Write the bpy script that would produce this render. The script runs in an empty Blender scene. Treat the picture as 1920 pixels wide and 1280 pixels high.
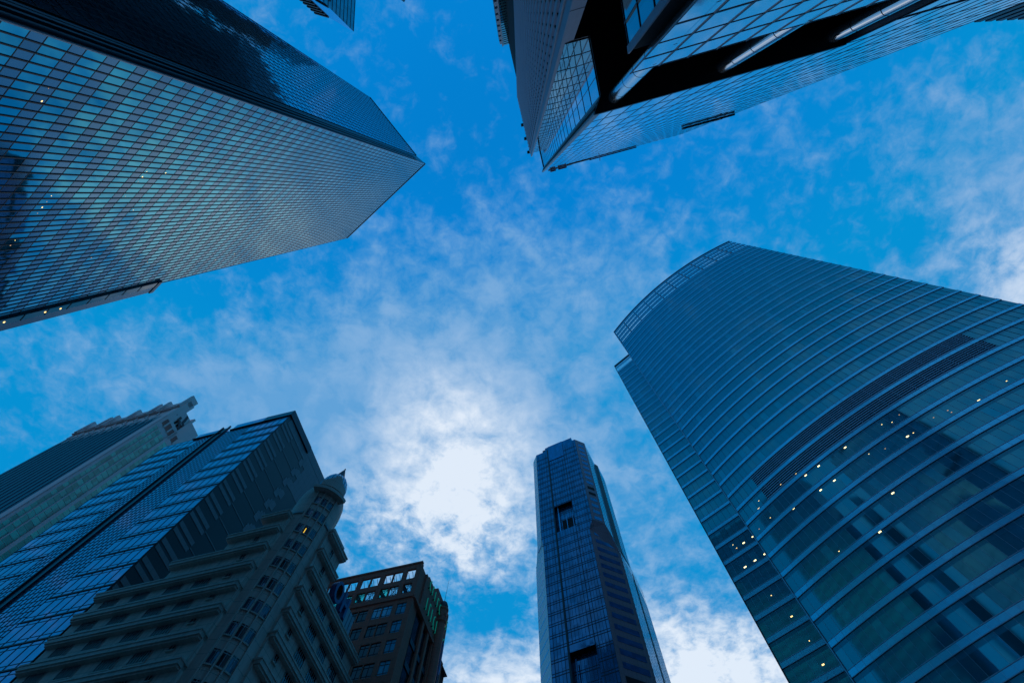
import bpy, math, random
from mathutils import Vector, Matrix
random.seed(7)
sc = bpy.context.scene
R = math.radians
EYE = 1.6                                   # camera height above the pavement

# ------------------------------------------------------------------ camera
F, ZX, ZY = 880.0, 16.0, -272.0             # focal length and zenith offset for a 1920 px wide frame
n = Vector((ZX, ZY, F)).normalized()
e1 = Vector((0, 1, 0)).cross(n).normalized()
e2 = n.cross(e1)
cam = bpy.data.objects.new('camera', bpy.data.cameras.new('camera'))
sc.collection.objects.link(cam)
right = Vector((e1.x, e2.x, n.x)); down = Vector((e1.y, e2.y, n.y)); fwd = Vector((e1.z, e2.z, n.z))
m = Matrix((right, -down, -fwd)).transposed().to_4x4()
m.translation = (0, 0, EYE)
cam.matrix_world = m
cam.data.sensor_width = 36.0; cam.data.lens = 36.0 * F / 1920.0
cam.data.clip_end = 6000; cam.data.clip_start = 0.05
sc.camera = cam

# ------------------------------------------------------------------ world: dusk sky with a thin layer of cloud
SUN_EL, SUN_AZ = 12.0, 78.0                 # azimuth measured from +X towards +Y
world = bpy.data.worlds.new('World'); sc.world = world; world.use_nodes = True
nt = world.node_tree; nt.nodes.clear()
def N(nt, typ, **kw):
    nd = nt.nodes.new(typ)
    for k, v in kw.items():
        if k.startswith('i_'):
            nd.inputs[int(k[2:])].default_value = v
        else: setattr(nd, k, v)
    return nd
def L(nt, a, b): nt.links.new(a, b)
def M_(nt, op, a, b=None, c=None, clamp=False):
    nd = nt.nodes.new('ShaderNodeMath'); nd.operation = op; nd.use_clamp = clamp
    for i, v in enumerate((a, b, c)):
        if v is None: continue
        if isinstance(v, (int, float)): nd.inputs[i].default_value = v
        else: nt.links.new(v, nd.inputs[i])
    return nd.outputs[0]
def build_world():
    sky = N(nt, 'ShaderNodeTexSky', sky_type='NISHITA', sun_disc=False,
            sun_elevation=R(SUN_EL), sun_rotation=R(90 - SUN_AZ), air_density=1.2, dust_density=0.4, ozone_density=3.0)
    tint = N(nt, 'ShaderNodeMixRGB', blend_type='MULTIPLY'); tint.inputs[0].default_value = 1
    L(nt, sky.outputs[0], tint.inputs[1]); tint.inputs[2].default_value = SKY_TINT
    lim = N(nt, 'ShaderNodeVectorMath', operation='MINIMUM'); L(nt, tint.outputs[0], lim.inputs[0]); lim.inputs[1].default_value = (.1, 3.0, 7.0)
    geo = N(nt, 'ShaderNodeTexCoord')
    sep = N(nt, 'ShaderNodeSeparateXYZ'); L(nt, geo.outputs['Generated'], sep.inputs[0])
    z = M_(nt, 'MAXIMUM', sep.outputs[2], 0.06)
    u = M_(nt, 'DIVIDE', sep.outputs[0], z); v = M_(nt, 'DIVIDE', sep.outputs[1], z)
    uv = N(nt, 'ShaderNodeCombineXYZ'); L(nt, u, uv.inputs[0]); L(nt, v, uv.inputs[1])
    def noise(scale, det, rough, off=0.0, dist=0.0):
        a = N(nt, 'ShaderNodeVectorMath', operation='ADD'); L(nt, uv.outputs[0], a.inputs[0]); a.inputs[1].default_value = (off, off * 1.7, off * .3)
        t = N(nt, 'ShaderNodeTexNoise'); L(nt, a.outputs[0], t.inputs['Vector'])
        t.inputs['Scale'].default_value = scale; t.inputs['Detail'].default_value = det
        t.inputs['Roughness'].default_value = rough; t.inputs['Distortion'].default_value = dist
        return t.outputs['Fac']
    def blob(cx, cy, rx, ry, ang, amp):     # soft bank of cloud over one part of the sky
        c, s = math.cos(R(ang)), math.sin(R(ang))
        du = M_(nt, 'SUBTRACT', u, cx); dv = M_(nt, 'SUBTRACT', v, cy)
        a = M_(nt, 'ADD', M_(nt, 'MULTIPLY', du, c / rx), M_(nt, 'MULTIPLY', dv, s / rx))
        b = M_(nt, 'ADD', M_(nt, 'MULTIPLY', du, -s / ry), M_(nt, 'MULTIPLY', dv, c / ry))
        r2 = M_(nt, 'ADD', M_(nt, 'MULTIPLY', a, a), M_(nt, 'MULTIPLY', b, b))
        return M_(nt, 'MULTIPLY', M_(nt, 'POWER', 2.718, M_(nt, 'MULTIPLY', r2, -1.0)), amp)
    big = noise(1.8, 3, .5, 3.1)
    mid = noise(12.5, 5, .58, 1.3, .3)
    fine = noise(32.0, 6, .62, 5.7, .4)
    cover = None
    for bb in CLOUD_BANKS:
        k = blob(*bb); cover = k if cover is None else M_(nt, 'ADD', cover, k)
    t = M_(nt, 'ADD', M_(nt, 'MULTIPLY', M_(nt, 'SUBTRACT', big, .5), .8), M_(nt, 'MULTIPLY', M_(nt, 'SUBTRACT', mid, .5), 1.8))
    t = M_(nt, 'ADD', t, M_(nt, 'MULTIPLY', M_(nt, 'SUBTRACT', fine, .5), 1.35))
    dens = M_(nt, 'ADD', M_(nt, 'MULTIPLY', t, .75), M_(nt, 'SUBTRACT', cover, .05), clamp=True)
    ramp = N(nt, 'ShaderNodeValToRGB'); L(nt, dens, ramp.inputs[0])
    cr = ramp.color_ramp; cr.interpolation = 'EASE'
    cr.elements[0].position = 0.0; cr.elements[0].color = (0, 0, 0, 1)
    cr.elements[1].position = .92; cr.elements[1].color = (1, 1, 1, 1)
    bright = None
    for bb in BRIGHT_BANKS:
        k = blob(*bb); bright = k if bright is None else M_(nt, 'ADD', bright, k)
    bright = M_(nt, 'MULTIPLY', bright, M_(nt, 'ADD', 1.0, M_(nt, 'ADD', M_(nt, 'MULTIPLY', M_(nt, 'SUBTRACT', mid, .5), 2.2), M_(nt, 'MULTIPLY', M_(nt, 'SUBTRACT', fine, .5), 1.3))))
    bright = M_(nt, 'ADD', bright, M_(nt, 'MULTIPLY', M_(nt, 'SUBTRACT', mid, .5), .45))
    bright = M_(nt, 'MULTIPLY', bright, 1.0, clamp=True)
    cc = N(nt, 'ShaderNodeMixRGB'); L(nt, bright, cc.inputs[0]); cc.inputs[1].default_value = CLOUD_DIM; cc.inputs[2].default_value = CLOUD_LIT
    mx = N(nt, 'ShaderNodeMixRGB'); L(nt, M_(nt, 'MULTIPLY', ramp.outputs[0], .93), mx.inputs[0]); L(nt, lim.outputs[0], mx.inputs[1])
    dusk = N(nt, 'ShaderNodeMixRGB'); L(nt, M_(nt, 'MULTIPLY', blob(0, -4.2, 5, 2.4, 0, 1.0), 1, clamp=True), dusk.inputs[0]); L(nt, cc.outputs[0], dusk.inputs[1]); dusk.inputs[2].default_value = (7.2, 4.8, 6.8, 1)  # pinkish low haze out of view, added to warm the light on walls
    L(nt, dusk.outputs[0], mx.inputs[2])
    bg = N(nt, 'ShaderNodeBackground'); L(nt, mx.outputs[0], bg.inputs[0]); bg.inputs[1].default_value = 0.1
    out = N(nt, 'ShaderNodeOutputWorld'); L(nt, bg.outputs[0], out.inputs[0])
SKY_TINT = (0.03, 3.2, 5.1, 1)
CLOUD_DIM = (1.25, 3.9, 7.4, 1)
CLOUD_LIT = (8.6, 9.5, 10.6, 1)
#              cx    cy    rx   ry  angle amp      (tangent-plane position around the zenith)
CLOUD_BANKS = [(-.10, .62, .50, .26, 20, 1.0), (-.02, .30, .50, .20, 0, .62), (-.62, .48, .62, .17, 12, .50), (1.22, .15, .34, .20, 0, .80), (.95, -.12, .3, .12, 20, .25),
               (.35, 1.35, .8, .35, 0, 1.1), (.75, -.05, .45, .12, 15, .26), (-.1, 2.6, 2.5, .9, 0, .8), (-1.4, 1.3, .9, .5, 0, .5), (.05, .1, .3, .12, 0, .22), (0, -4.5, 5, 2.6, 0, .75), (.1, .15, 1.3, .7, 0, .06), (0, -.3, .6, .25, 0, -.10), (-.5, -1.0, .9, .35, 0, .5), (-.07, 1.08, .16, .10, 0, -.6), (-.62, .18, .3, .10, 10, -.12), (.75, .02, .22, .08, 20, -.25)]  # banks with strongly negative cy lie out of view, added for wall light
BRIGHT_BANKS = [(-.15, .58, .20, .17, 60, .78), (-.18, .80, .26, .19, 0, .74), (1.22, .16, .26, .14, 0, .65), (.48, 1.28, .4, .20, 0, 1.05), (-.1, 1.4, .5, .14, 0, .6), (0, 2.8, 3, 1.0, 0, .9)]
build_world()

sun = bpy.data.objects.new('sun', bpy.data.lights.new('sun', 'SUN')); sc.collection.objects.link(sun)
sun.data.energy = 0.5; sun.data.angle = R(12); sun.data.color = (1.0, .93, .85)
sd = Vector((math.cos(R(SUN_EL)) * math.cos(R(SUN_AZ)), math.cos(R(SUN_EL)) * math.sin(R(SUN_AZ)), math.sin(R(SUN_EL))))
sun.rotation_euler = sd.to_track_quat('Z', 'Y').to_euler()
sun.location = (0, 0, 400)
sc.view_settings.view_transform = 'Standard'; sc.view_settings.look = 'None'
sc.view_settings.exposure = -0.1; sc.view_settings.gamma = 1.0
sc.render.resolution_x = 1024; sc.render.resolution_y = 682
sc.render.engine = 'CYCLES'

# ------------------------------------------------------------------ materials
def mat(name, col, rough=.6, metal=0.0, ior=1.5, noise=.12, nscale=.6, pane=None, pvar=0.0, tilt=0.0, spec=.5, emit=None, streak=0.0, tile=None, trans=0.0, wave=0.0, blind=None, stint=None, ttint=(.55, .9, 1), coat=0):
    mt = bpy.data.materials.new(name); mt.use_nodes = True
    t = mt.node_tree; b = t.nodes['Principled BSDF']
    b.inputs['Roughness'].default_value = rough; b.inputs['Metallic'].default_value = metal
    b.inputs['IOR'].default_value = ior; b.inputs['Specular IOR Level'].default_value = spec
    if coat: b.inputs['Coat Weight'].default_value = 1.0; b.inputs['Coat IOR'].default_value = coat; b.inputs['Coat Roughness'].default_value = rough
    if stint: b.inputs['Specular Tint'].default_value = (*stint, 1)
    uv = t.nodes.new('ShaderNodeUVMap'); geo = t.nodes.new('ShaderNodeTexCoord')
    nz = t.nodes.new('ShaderNodeTexNoise'); nz.inputs['Scale'].default_value = nscale; nz.inputs['Detail'].default_value = 5
    L(t, geo.outputs['Object'], nz.inputs['Vector'])
    fac = M_(t, 'ADD', 1.0 - noise, M_(t, 'MULTIPLY', nz.outputs['Fac'], 2 * noise))
    if streak:                              # rain streaks running down the wall
        mp = t.nodes.new('ShaderNodeMapping'); L(t, uv.outputs[0], mp.inputs[0]); mp.inputs['Scale'].default_value = (2.3, .12, 1)
        sn = t.nodes.new('ShaderNodeTexNoise'); sn.inputs['Scale'].default_value = 1.0; sn.inputs['Detail'].default_value = 4; L(t, mp.outputs[0], sn.inputs['Vector'])
        fac = M_(t, 'MULTIPLY', fac, M_(t, 'ADD', 1.0 - streak, M_(t, 'MULTIPLY', sn.outputs['Fac'], 2 * streak)))
    rnd = None
    if pane:
        sp = t.nodes.new('ShaderNodeSeparateXYZ'); L(t, uv.outputs[0], sp.inputs[0])
        a = M_(t, 'FLOOR', M_(t, 'DIVIDE', M_(t, 'ADD', sp.outputs[0], .001), pane[0])); c = M_(t, 'FLOOR', M_(t, 'DIVIDE', M_(t, 'ADD', sp.outputs[1], .001), pane[1]))
        cm = t.nodes.new('ShaderNodeCombineXYZ'); L(t, a, cm.inputs[0]); L(t, c, cm.inputs[1])
        wn = t.nodes.new('ShaderNodeTexWhiteNoise'); wn.noise_dimensions = '3D'; L(t, cm.outputs[0], wn.inputs['Vector'])
        rnd = wn
        fac = M_(t, 'MULTIPLY', fac, M_(t, 'ADD', 1.0 - pvar, M_(t, 'MULTIPLY', wn.outputs['Value'], 2 * pvar)))
    if tile:                                # joints between cladding panels
        sp2 = t.nodes.new('ShaderNodeSeparateXYZ'); L(t, uv.outputs[0], sp2.inputs[0])
        j = None
        for i in (0, 1):
            fr = M_(t, 'FRACT', M_(t, 'DIVIDE', sp2.outputs[i], tile[i]))
            q = M_(t, 'LESS_THAN', fr, tile[2] / tile[i]); j = q if j is None else M_(t, 'MAXIMUM', j, q)
        fac = M_(t, 'MULTIPLY', fac, M_(t, 'SUBTRACT', 1.0, M_(t, 'MULTIPLY', j, .55)))
    mx = t.nodes.new('ShaderNodeVectorMath'); mx.operation = 'SCALE'; mx.inputs[0].default_value = col[:3]; L(t, fac, mx.inputs['Scale'])
    colout = mx.outputs[0]
    if blind and rnd:                       # some panes have a pale blind or a room with light walls behind
        k = M_(t, 'GREATER_THAN', rnd.outputs['Value'], blind[0])
        mc = t.nodes.new('ShaderNodeMixRGB'); L(t, k, mc.inputs[0]); L(t, colout, mc.inputs[1]); mc.inputs[2].default_value = (*blind[1], 1)
        colout = mc.outputs[0]
    L(t, colout, b.inputs['Base Color'])
    if (tilt or wave):
        gn = t.nodes.new('ShaderNodeNewGeometry')
        add = gn.outputs['Normal']
        if tilt and rnd:
            sb = t.nodes.new('ShaderNodeVectorMath'); sb.operation = 'SUBTRACT'; L(t, rnd.outputs['Color'], sb.inputs[0]); sb.inputs[1].default_value = (.5, .5, .5)
            s_ = t.nodes.new('ShaderNodeVectorMath'); s_.operation = 'SCALE'; L(t, sb.outputs[0], s_.inputs[0]); s_.inputs['Scale'].default_value = tilt
            ad = t.nodes.new('ShaderNodeVectorMath'); ad.operation = 'ADD'; L(t, add, ad.inputs[0]); L(t, s_.outputs[0], ad.inputs[1]); add = ad.outputs[0]
        if wave:
            wz = t.nodes.new('ShaderNodeTexNoise'); wz.inputs['Scale'].default_value = .55; wz.inputs['Detail'].default_value = 2; L(t, geo.outputs['Object'], wz.inputs['Vector'])
            sb = t.nodes.new('ShaderNodeVectorMath'); sb.operation = 'SUBTRACT'; L(t, wz.outputs['Color'], sb.inputs[0]); sb.inputs[1].default_value = (.5, .5, .5)
            s_ = t.nodes.new('ShaderNodeVectorMath'); s_.operation = 'SCALE'; L(t, sb.outputs[0], s_.inputs[0]); s_.inputs['Scale'].default_value = wave
            ad = t.nodes.new('ShaderNodeVectorMath'); ad.operation = 'ADD'; L(t, add, ad.inputs[0]); L(t, s_.outputs[0], ad.inputs[1]); add = ad.outputs[0]
        nm = t.nodes.new('ShaderNodeVectorMath'); nm.operation = 'NORMALIZE'; L(t, add, nm.inputs[0]); L(t, nm.outputs[0], b.inputs['Normal'])
    if emit:
        b.inputs['Emission Color'].default_value = (*emit[:3], 1); b.inputs['Emission Strength'].default_value = emit[3]
    if trans:
        o = t.nodes['Material Output']; tr = t.nodes.new('ShaderNodeBsdfTransparent'); tr.inputs[0].default_value = (*ttint, 1)
        ms = t.nodes.new('ShaderNodeMixShader'); ms.inputs[0].default_value = trans
        L(t, b.outputs[0], ms.inputs[1]); L(t, tr.outputs[0], ms.inputs[2]); L(t, ms.outputs[0], o.inputs['Surface'])
    return mt
MT = dict(
    a_vision=mat('teal_mirror_glass', (.03, .33, .42), .04, .9, pane=(1.06, 3.9), pvar=.10, tilt=.010, wave=.012, noise=.05),
    a_span=mat('grey_spandrel_glass', (.09, .20, .28), .12, .75, pane=(1.06, 3.9), pvar=.12, tilt=.008, noise=.05),
    a_mull=mat('dark_bronze_mullion', (.012, .012, .014), .45, .3),
    a_b=mat('blue_mirror_glass', (.25, .42, .56), .05, .9, pane=(1.3, 1.95), pvar=.10, tilt=.010, wave=.012, noise=.05),
    black=mat('black_metal_cladding', (.008, .010, .013), .5, .2),
    navy=mat('dark_navy_panel', (.018, .028, .045), .35, .4, noise=.3),
    steel=mat('brushed_steel', (.66, .66, .68), .16, .9, noise=.05),
    pale=mat('pale_metal_trim', (.33, .34, .38), .5, .2),
    dglass=mat('dark_green_glass', (.010, .022, .024), .06, .3),
    b_vision=mat('blue_green_curtain_glass', (.003, .11, .15), .05, .10, ior=2.45, spec=.6, stint=(.15, .92, 1.0), pane=(1.35, 4.49), pvar=.16, tilt=.005, blind=(.93, (.006, .20, .26))),
    b_top=mat('clear_screen_glass', (.05, .16, .2), .04, .3, trans=.72),
    b_zone=mat('blue_ceiling_void_glass', (.004, .16, .23), .12, .15, ior=1.8, stint=(.15, .92, 1.0)),
    b_span=mat('pale_blue_spandrel', (.10, .62, .80), .22, .5, pane=(1.35, 4.49), pvar=.06, noise=.05),
    b_rail=mat('light_aluminium_rail', (.30, .36, .44), .4, .5),
    louvre=mat('grey_louvre_blade', (.34, .46, .58), .5, .3),
    soffit=mat('black_soffit_panel', (.010, .011, .014), .35, .3, tile=(2.4, 1.2, .06), noise=.3),
    void=mat('dark_interior', (.006, .007, .009), .9, 0),
    c_blue=mat('deep_blue_glass', (.035, .14, .25), .07, .75, pane=(1.1, 3.9), pvar=.22, tilt=.012, noise=.08),
    c_side=mat('sky_blue_glass', (.16, .32, .52), .07, .8, pane=(1.3, 3.9), pvar=.12, tilt=.010, noise=.08),
    c_line=mat('dark_blue_frame', (.006, .016, .035), .4, .4),
    c_strip=mat('dark_blue_ribbon_glass', (.014, .14, .34), .12, .2, ior=1.6, pane=(1.3, 3.9), pvar=.2),
    c_gran=mat('grey_mauve_granite', (.24, .16, .19), .55, 0, tile=(1.3, 1.95, .07), noise=.15),
    c_pale=mat('lit_pale_granite', (.80, .66, .68), .5, 0, tile=(1.3, 1.95, .07), noise=.12),  # albedo raised to stand in for cloud light on this side
    s_glass=mat('silver_blue_glass', (.50, .27, .42), .06, .85, pane=(1.05, 2.5), pvar=.10, tilt=.008, wave=.01, noise=.05),
    s_grid=mat('thin_dark_grid', (.03, .045, .07), .4, .4),
    s_dark=mat('dark_teal_wall_panel', (.012, .020, .026), .35, .1, tile=(3.3, 2.5, .06), noise=.25, nscale=.15),
    s_pale=mat('grey_teal_wall_panel', (.13, .16, .175), .55, 0, tile=(1.6, 2.5, .05), noise=.15),
    h_wall=mat('painted_cream_render', (.62, .45, .38), .75, 0, tile=(2.2, 1.715, .05), streak=.34, noise=.12, nscale=.8),
    h_slab=mat('painted_balcony_slab', (.54, .40, .34), .7, 0, streak=.42, noise=.15),
    h_glass=mat('hotel_window_glass', (.03, .055, .08), .05, .45, pane=(1.0, 3.4), pvar=.4, tilt=.02),
    h_open=mat('unlit_room_glass', (.006, .007, .009), .1, .1),
    h_frame=mat('grey_window_frame', (.34, .30, .30), .5, .2),
    h_roof=mat('ribbed_zinc_roof', (.30, .40, .47), .35, .6, noise=.2),
    brick=mat('brown_stone_cladding', (.50, .135, .085), .75, 0, tile=(1.2, .9, .03), streak=.12, noise=.12),
    e_teal=mat('tinted_teal_screen_glass', (.02, .3, .25), .1, .0, trans=.8, ttint=(.15, .95, .7)),  # see-through glass with its own teal tint
    e_glass=mat('sky_painted_office_glass', (.004, .34, .50), .08, .1, pane=(1.8, 3.6), pvar=.25, tilt=.015),  # bright sky reflection painted into the blue base colour
    e_dark=mat('dark_office_glass', (.010, .016, .022), .08, .3),
    pink=mat('pinkish_grey_precast', (.66, .44, .42), .7, 0, streak=.15, noise=.1),
    g_tile=mat('green_glass_tile', (.004, .40, .30), .25, .0, pane=(1.9, 1.9), pvar=.35, noise=.1),
    g_fin=mat('dark_blue_fin_metal', (.018, .030, .05), .45, .4),
    g_strip=mat('bright_blue_glass_strip', (.42, .56, .78), .08, .8, noise=.1),
    maroon=mat('maroon_panel', (.075, .030, .035), .6, 0),
    t_glass=mat('bright_blue_mirror_glass', (.40, .55, .75), .04, .10, ior=2.3, spec=.5, coat=2.0, pane=(1.88, 6.2), pvar=.06, tilt=.006, wave=.015, noise=.04),
    t_teal=mat('teal_mirror_glass_bay', (.05, .25, .27), .05, .8, pane=(1.2, 4.9), pvar=.2, tilt=.01, noise=.05),
    t_fin=mat('grey_precast_fin', (.30, .32, .40), .55, .1, streak=.15, noise=.12),
    t_slot=mat('dark_slot_glass', (.035, .09, .13), .15, .5),  # dark blue glass behind the fins
    red=mat('red_steel_track', (.32, .02, .035), .5, .1),
    lamp=mat('warm_ceiling_lamp', (1, .8, .5), .5, 0, emit=(1, .66, .22, 2.6), noise=0),
    lamp_w=mat('white_ceiling_panel_lamp', (1, .9, .7), .5, 0, emit=(1, .78, .34, 3.4), noise=0),
    lamp_d=mat('dim_orange_lamp', (1, .6, .3), .5, 0, emit=(1, .52, .22, .8), noise=0),
    yroom=mat('lit_yellow_room', (.8, .6, .1), .5, 0, emit=(1, .62, .05, 1.2), noise=0),
    neon=mat('green_neon_letter', (0, .3, .2), .4, 0, emit=(0.0, .42, .30, .22), noise=0),
    letter=mat('blue_sign_letter', (.035, .07, .22), .4, .1),
    letside=mat('dark_sign_return', (.012, .016, .03), .5, .1),
    ground=mat('grey_paving', (.12, .12, .125), .8, 0, tile=(1.2, 1.2, .02), noise=.2, nscale=.2),
    road=mat('asphalt', (.05, .05, .052), .85, 0, noise=.25, nscale=3),
    mark=mat('white_road_paint', (.7, .7, .68), .7, 0),
    leaf=mat('dark_green_planting', (.03, .06, .03), .8, 0, noise=.5),
)

# ------------------------------------------------------------------ mesh helpers
class Fr:
    """A wall line: s runs along it, d is the distance proud of it, towards the open square."""
    def __init__(s_, A, B=None, ang=None, out=None):
        s_.A = Vector(A)
        if B is not None: s_.t = (Vector(B) - s_.A); s_.L = s_.t.length; s_.t.normalize()
        else: s_.t = Vector((math.cos(R(ang)), math.sin(R(ang)))); s_.L = None
        s_.n = Vector((s_.t.y, -s_.t.x))
        if s_.n.dot(s_.A) > 0: s_.n = -s_.n
        if out is not None and s_.n.dot(Vector(out)) < 0: s_.n = -s_.n
    k = 1.0
    def p(s_, s, h, d=0.0):
        if s_.k != 1.0: s *= s_.k; h *= s_.k; d *= s_.k
        q = s_.A + s_.t * s + s_.n * d
        return (q.x, q.y, h + EYE)
class MB:
    def __init__(s_): s_.v = []; s_.f = []; s_.uv = []; s_.mi = []; s_.m = []
    def _m(s_, m_):
        if m_ not in s_.m: s_.m.append(m_)
        return s_.m.index(m_)
    def face(s_, pts, uvs, m_):
        i = len(s_.v); s_.v += pts; s_.f.append(tuple(range(i, i + len(pts)))); s_.uv += uvs; s_.mi.append(s_._m(m_))
    def quad(s_, fr, s0, s1, h0, h1, d, m_, uo=0.0):
        s_.face([fr.p(s0, h0, d), fr.p(s1, h0, d), fr.p(s1, h1, d), fr.p(s0, h1, d)], [(s0 + uo, h0), (s1 + uo, h0), (s1 + uo, h1), (s0 + uo, h1)], m_)
    def poly(s_, fr, sh, d, m_):
        s_.face([fr.p(a, b, d) for a, b in sh], [tuple(q) for q in sh], m_)
    def box(s_, fr, s0, s1, h0, h1, d0, d1, m_, uo=0.0):
        P = fr.p
        s_.quad(fr, s0, s1, h0, h1, d1, m_, uo)
        s_.quad(fr, s0, s1, h0, h1, d0, m_, uo)
        s_.face([P(s0, h0, d0), P(s1, h0, d0), P(s1, h0, d1), P(s0, h0, d1)], [(s0, d0), (s1, d0), (s1, d1), (s0, d1)], m_)
        s_.face([P(s0, h1, d0), P(s1, h1, d0), P(s1, h1, d1), P(s0, h1, d1)], [(s0, d0), (s1, d0), (s1, d1), (s0, d1)], m_)
        s_.face([P(s0, h0, d0), P(s0, h0, d1), P(s0, h1, d1), P(s0, h1, d0)], [(d0, h0), (d1, h0), (d1, h1), (d0, h1)], m_)
        s_.face([P(s1, h0, d0), P(s1, h0, d1), P(s1, h1, d1), P(s1, h1, d0)], [(d0, h0), (d1, h0), (d1, h1), (d0, h1)], m_)
    def prism(s_, poly, h0, h1, m_, cap=None, poly1=None):
        poly1 = poly1 or poly; k = len(poly); a = 0.0
        for i in range(k):
            p, q = poly[i], poly[(i + 1) % k]; p1, q1 = poly1[i], poly1[(i + 1) % k]
            l = math.dist(p, q)
            s_.face([(p[0], p[1], h0 + EYE), (q[0], q[1], h0 + EYE), (q1[0], q1[1], h1 + EYE), (p1[0], p1[1], h1 + EYE)], [(a, h0), (a + l, h0), (a + l, h1), (a, h1)], m_); a += l
        s_.face([(p[0], p[1], h1 + EYE) for p in poly1], [(p[0], p[1]) for p in poly1], cap or m_)
        s_.face([(p[0], p[1], h0 + EYE) for p in poly], [(p[0], p[1]) for p in poly], cap or m_)
    def lathe(s_, cx, cy, prof, m_, seg=32, a0=0, a1=360, rib=None, m2=None):
        full = abs(a1 - a0) >= 360
        k = seg if full else seg + 1
        ring = []
        for (r, h) in prof:
            row = []
            for i in range(k):
                a = R(a0 + (a1 - a0) * i / seg)
                rr = r * (rib(i) if rib else 1)
                row.append((cx + rr * math.cos(a), cy + rr * math.sin(a), h + EYE))
            ring.append(row)
        for j in range(len(prof) - 1):
            for i in range(seg):
                i2 = (i + 1) % k
                s_.face([ring[j][i], ring[j][i2], ring[j + 1][i2], ring[j + 1][i]],
                        [(i * .3, prof[j][1]), (i * .3 + .3, prof[j][1]), (i * .3 + .3, prof[j + 1][1]), (i * .3, prof[j + 1][1])], m2 if (m2 and i % 4 == 2) else m_)
    def tube(s_, a, b, r, m_, seg=8, r2=None):
        a, b = Vector(a), Vector(b); d = (b - a).normalized(); r2 = r if r2 is None else r2
        x = d.orthogonal().normalized(); y = d.cross(x)
        A = [a + (x * math.cos(2 * math.pi * i / seg) + y * math.sin(2 * math.pi * i / seg)) * r for i in range(seg)]
        B = [b + (x * math.cos(2 * math.pi * i / seg) + y * math.sin(2 * math.pi * i / seg)) * r2 for i in range(seg)]
        for i in range(seg):
            j = (i + 1) % seg
            s_.face([tuple(A[i]), tuple(A[j]), tuple(B[j]), tuple(B[i])], [(0, 0), (1, 0), (1, 1), (0, 1)], m_)
        s_.face([tuple(q) for q in A], [(0, 0)] * seg, m_); s_.face([tuple(q) for q in B], [(0, 0)] * seg, m_)
    def build(s_, name, parent=None, smooth=False):
        me = bpy.data.meshes.new(name); me.from_pydata(s_.v, [], s_.f)
        for k in s_.m: me.materials.append(MT[k])
        me.polygons.foreach_set('material_index', s_.mi)
        ul = me.uv_layers.new(name='UVMap'); ul.data.foreach_set('uv', [c for q in s_.uv for c in q])
        if smooth: me.polygons.foreach_set('use_smooth', [True] * len(me.polygons))
        me.update()
        o = bpy.data.objects.new(name, me); sc.collection.objects.link(o)
        if parent is not None:
            o.parent = parent; o.matrix_parent_inverse = parent.matrix_world.inverted()
        return o
def thing(name, label, cat, at, group=None):
    o = bpy.data.objects.new(name, None); sc.collection.objects.link(o)
    o.location = (at[0], at[1], 0); o.matrix_world = Matrix.Translation((at[0], at[1], 0))
    o['label'] = label; o['category'] = cat
    if group: o['group'] = group
    return o
def tag(o, label, cat, group=None):
    o['label'] = label; o['category'] = cat
    if group: o['group'] = group
    return o
def struct(o): o['kind'] = 'structure'; return o
def rd(a): return Vector((math.cos(R(a)), math.sin(R(a))))
GR = -EYE                                    # ground level in h

# ------------------------------------------------------------------ ground
g = MB(); g.face([(-900, -900, 0), (900, -900, 0), (900, 900, 0), (-900, 900, 0)], [(-900, -900), (900, -900), (900, 900), (-900, 900)], 'ground')
struct(g.build('ground'))
g = MB()
def strip(mb, A, ang, s0, s1, w0, w1, z, m_):
    t = rd(ang); q = Vector((-t.y, t.x)); A = Vector(A)
    pts = [A + t * s0 + q * w0, A + t * s1 + q * w0, A + t * s1 + q * w1, A + t * s0 + q * w1]
    mb.face([(p.x, p.y, z) for p in pts], [(s0, w0), (s1, w0), (s1, w1), (s0, w1)], m_)
strip(g, (0, 30), -14, -300, 300, -5, 5, .004, 'road'); o = g.build('road'); struct(o)
g = MB()
for i in range(-30, 30): strip(g, (0, 30), -14, i * 6, i * 6 + 3, -.07, .07, .008, 'mark')
struct(g.build('road_marking'))
g = MB()
for w in (-5.3, 5.0):
    t = rd(-14); q = Vector((-t.y, t.x)); A = Vector((0, 30))
    pl = [A + t * -300 + q * w, A + t * 300 + q * w, A + t * 300 + q * (w + .3), A + t * -300 + q * (w + .3)]
    g.prism([tuple(p) for p in pl], GR, GR + .13, 'pale')
struct(g.build('kerb'))

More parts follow.
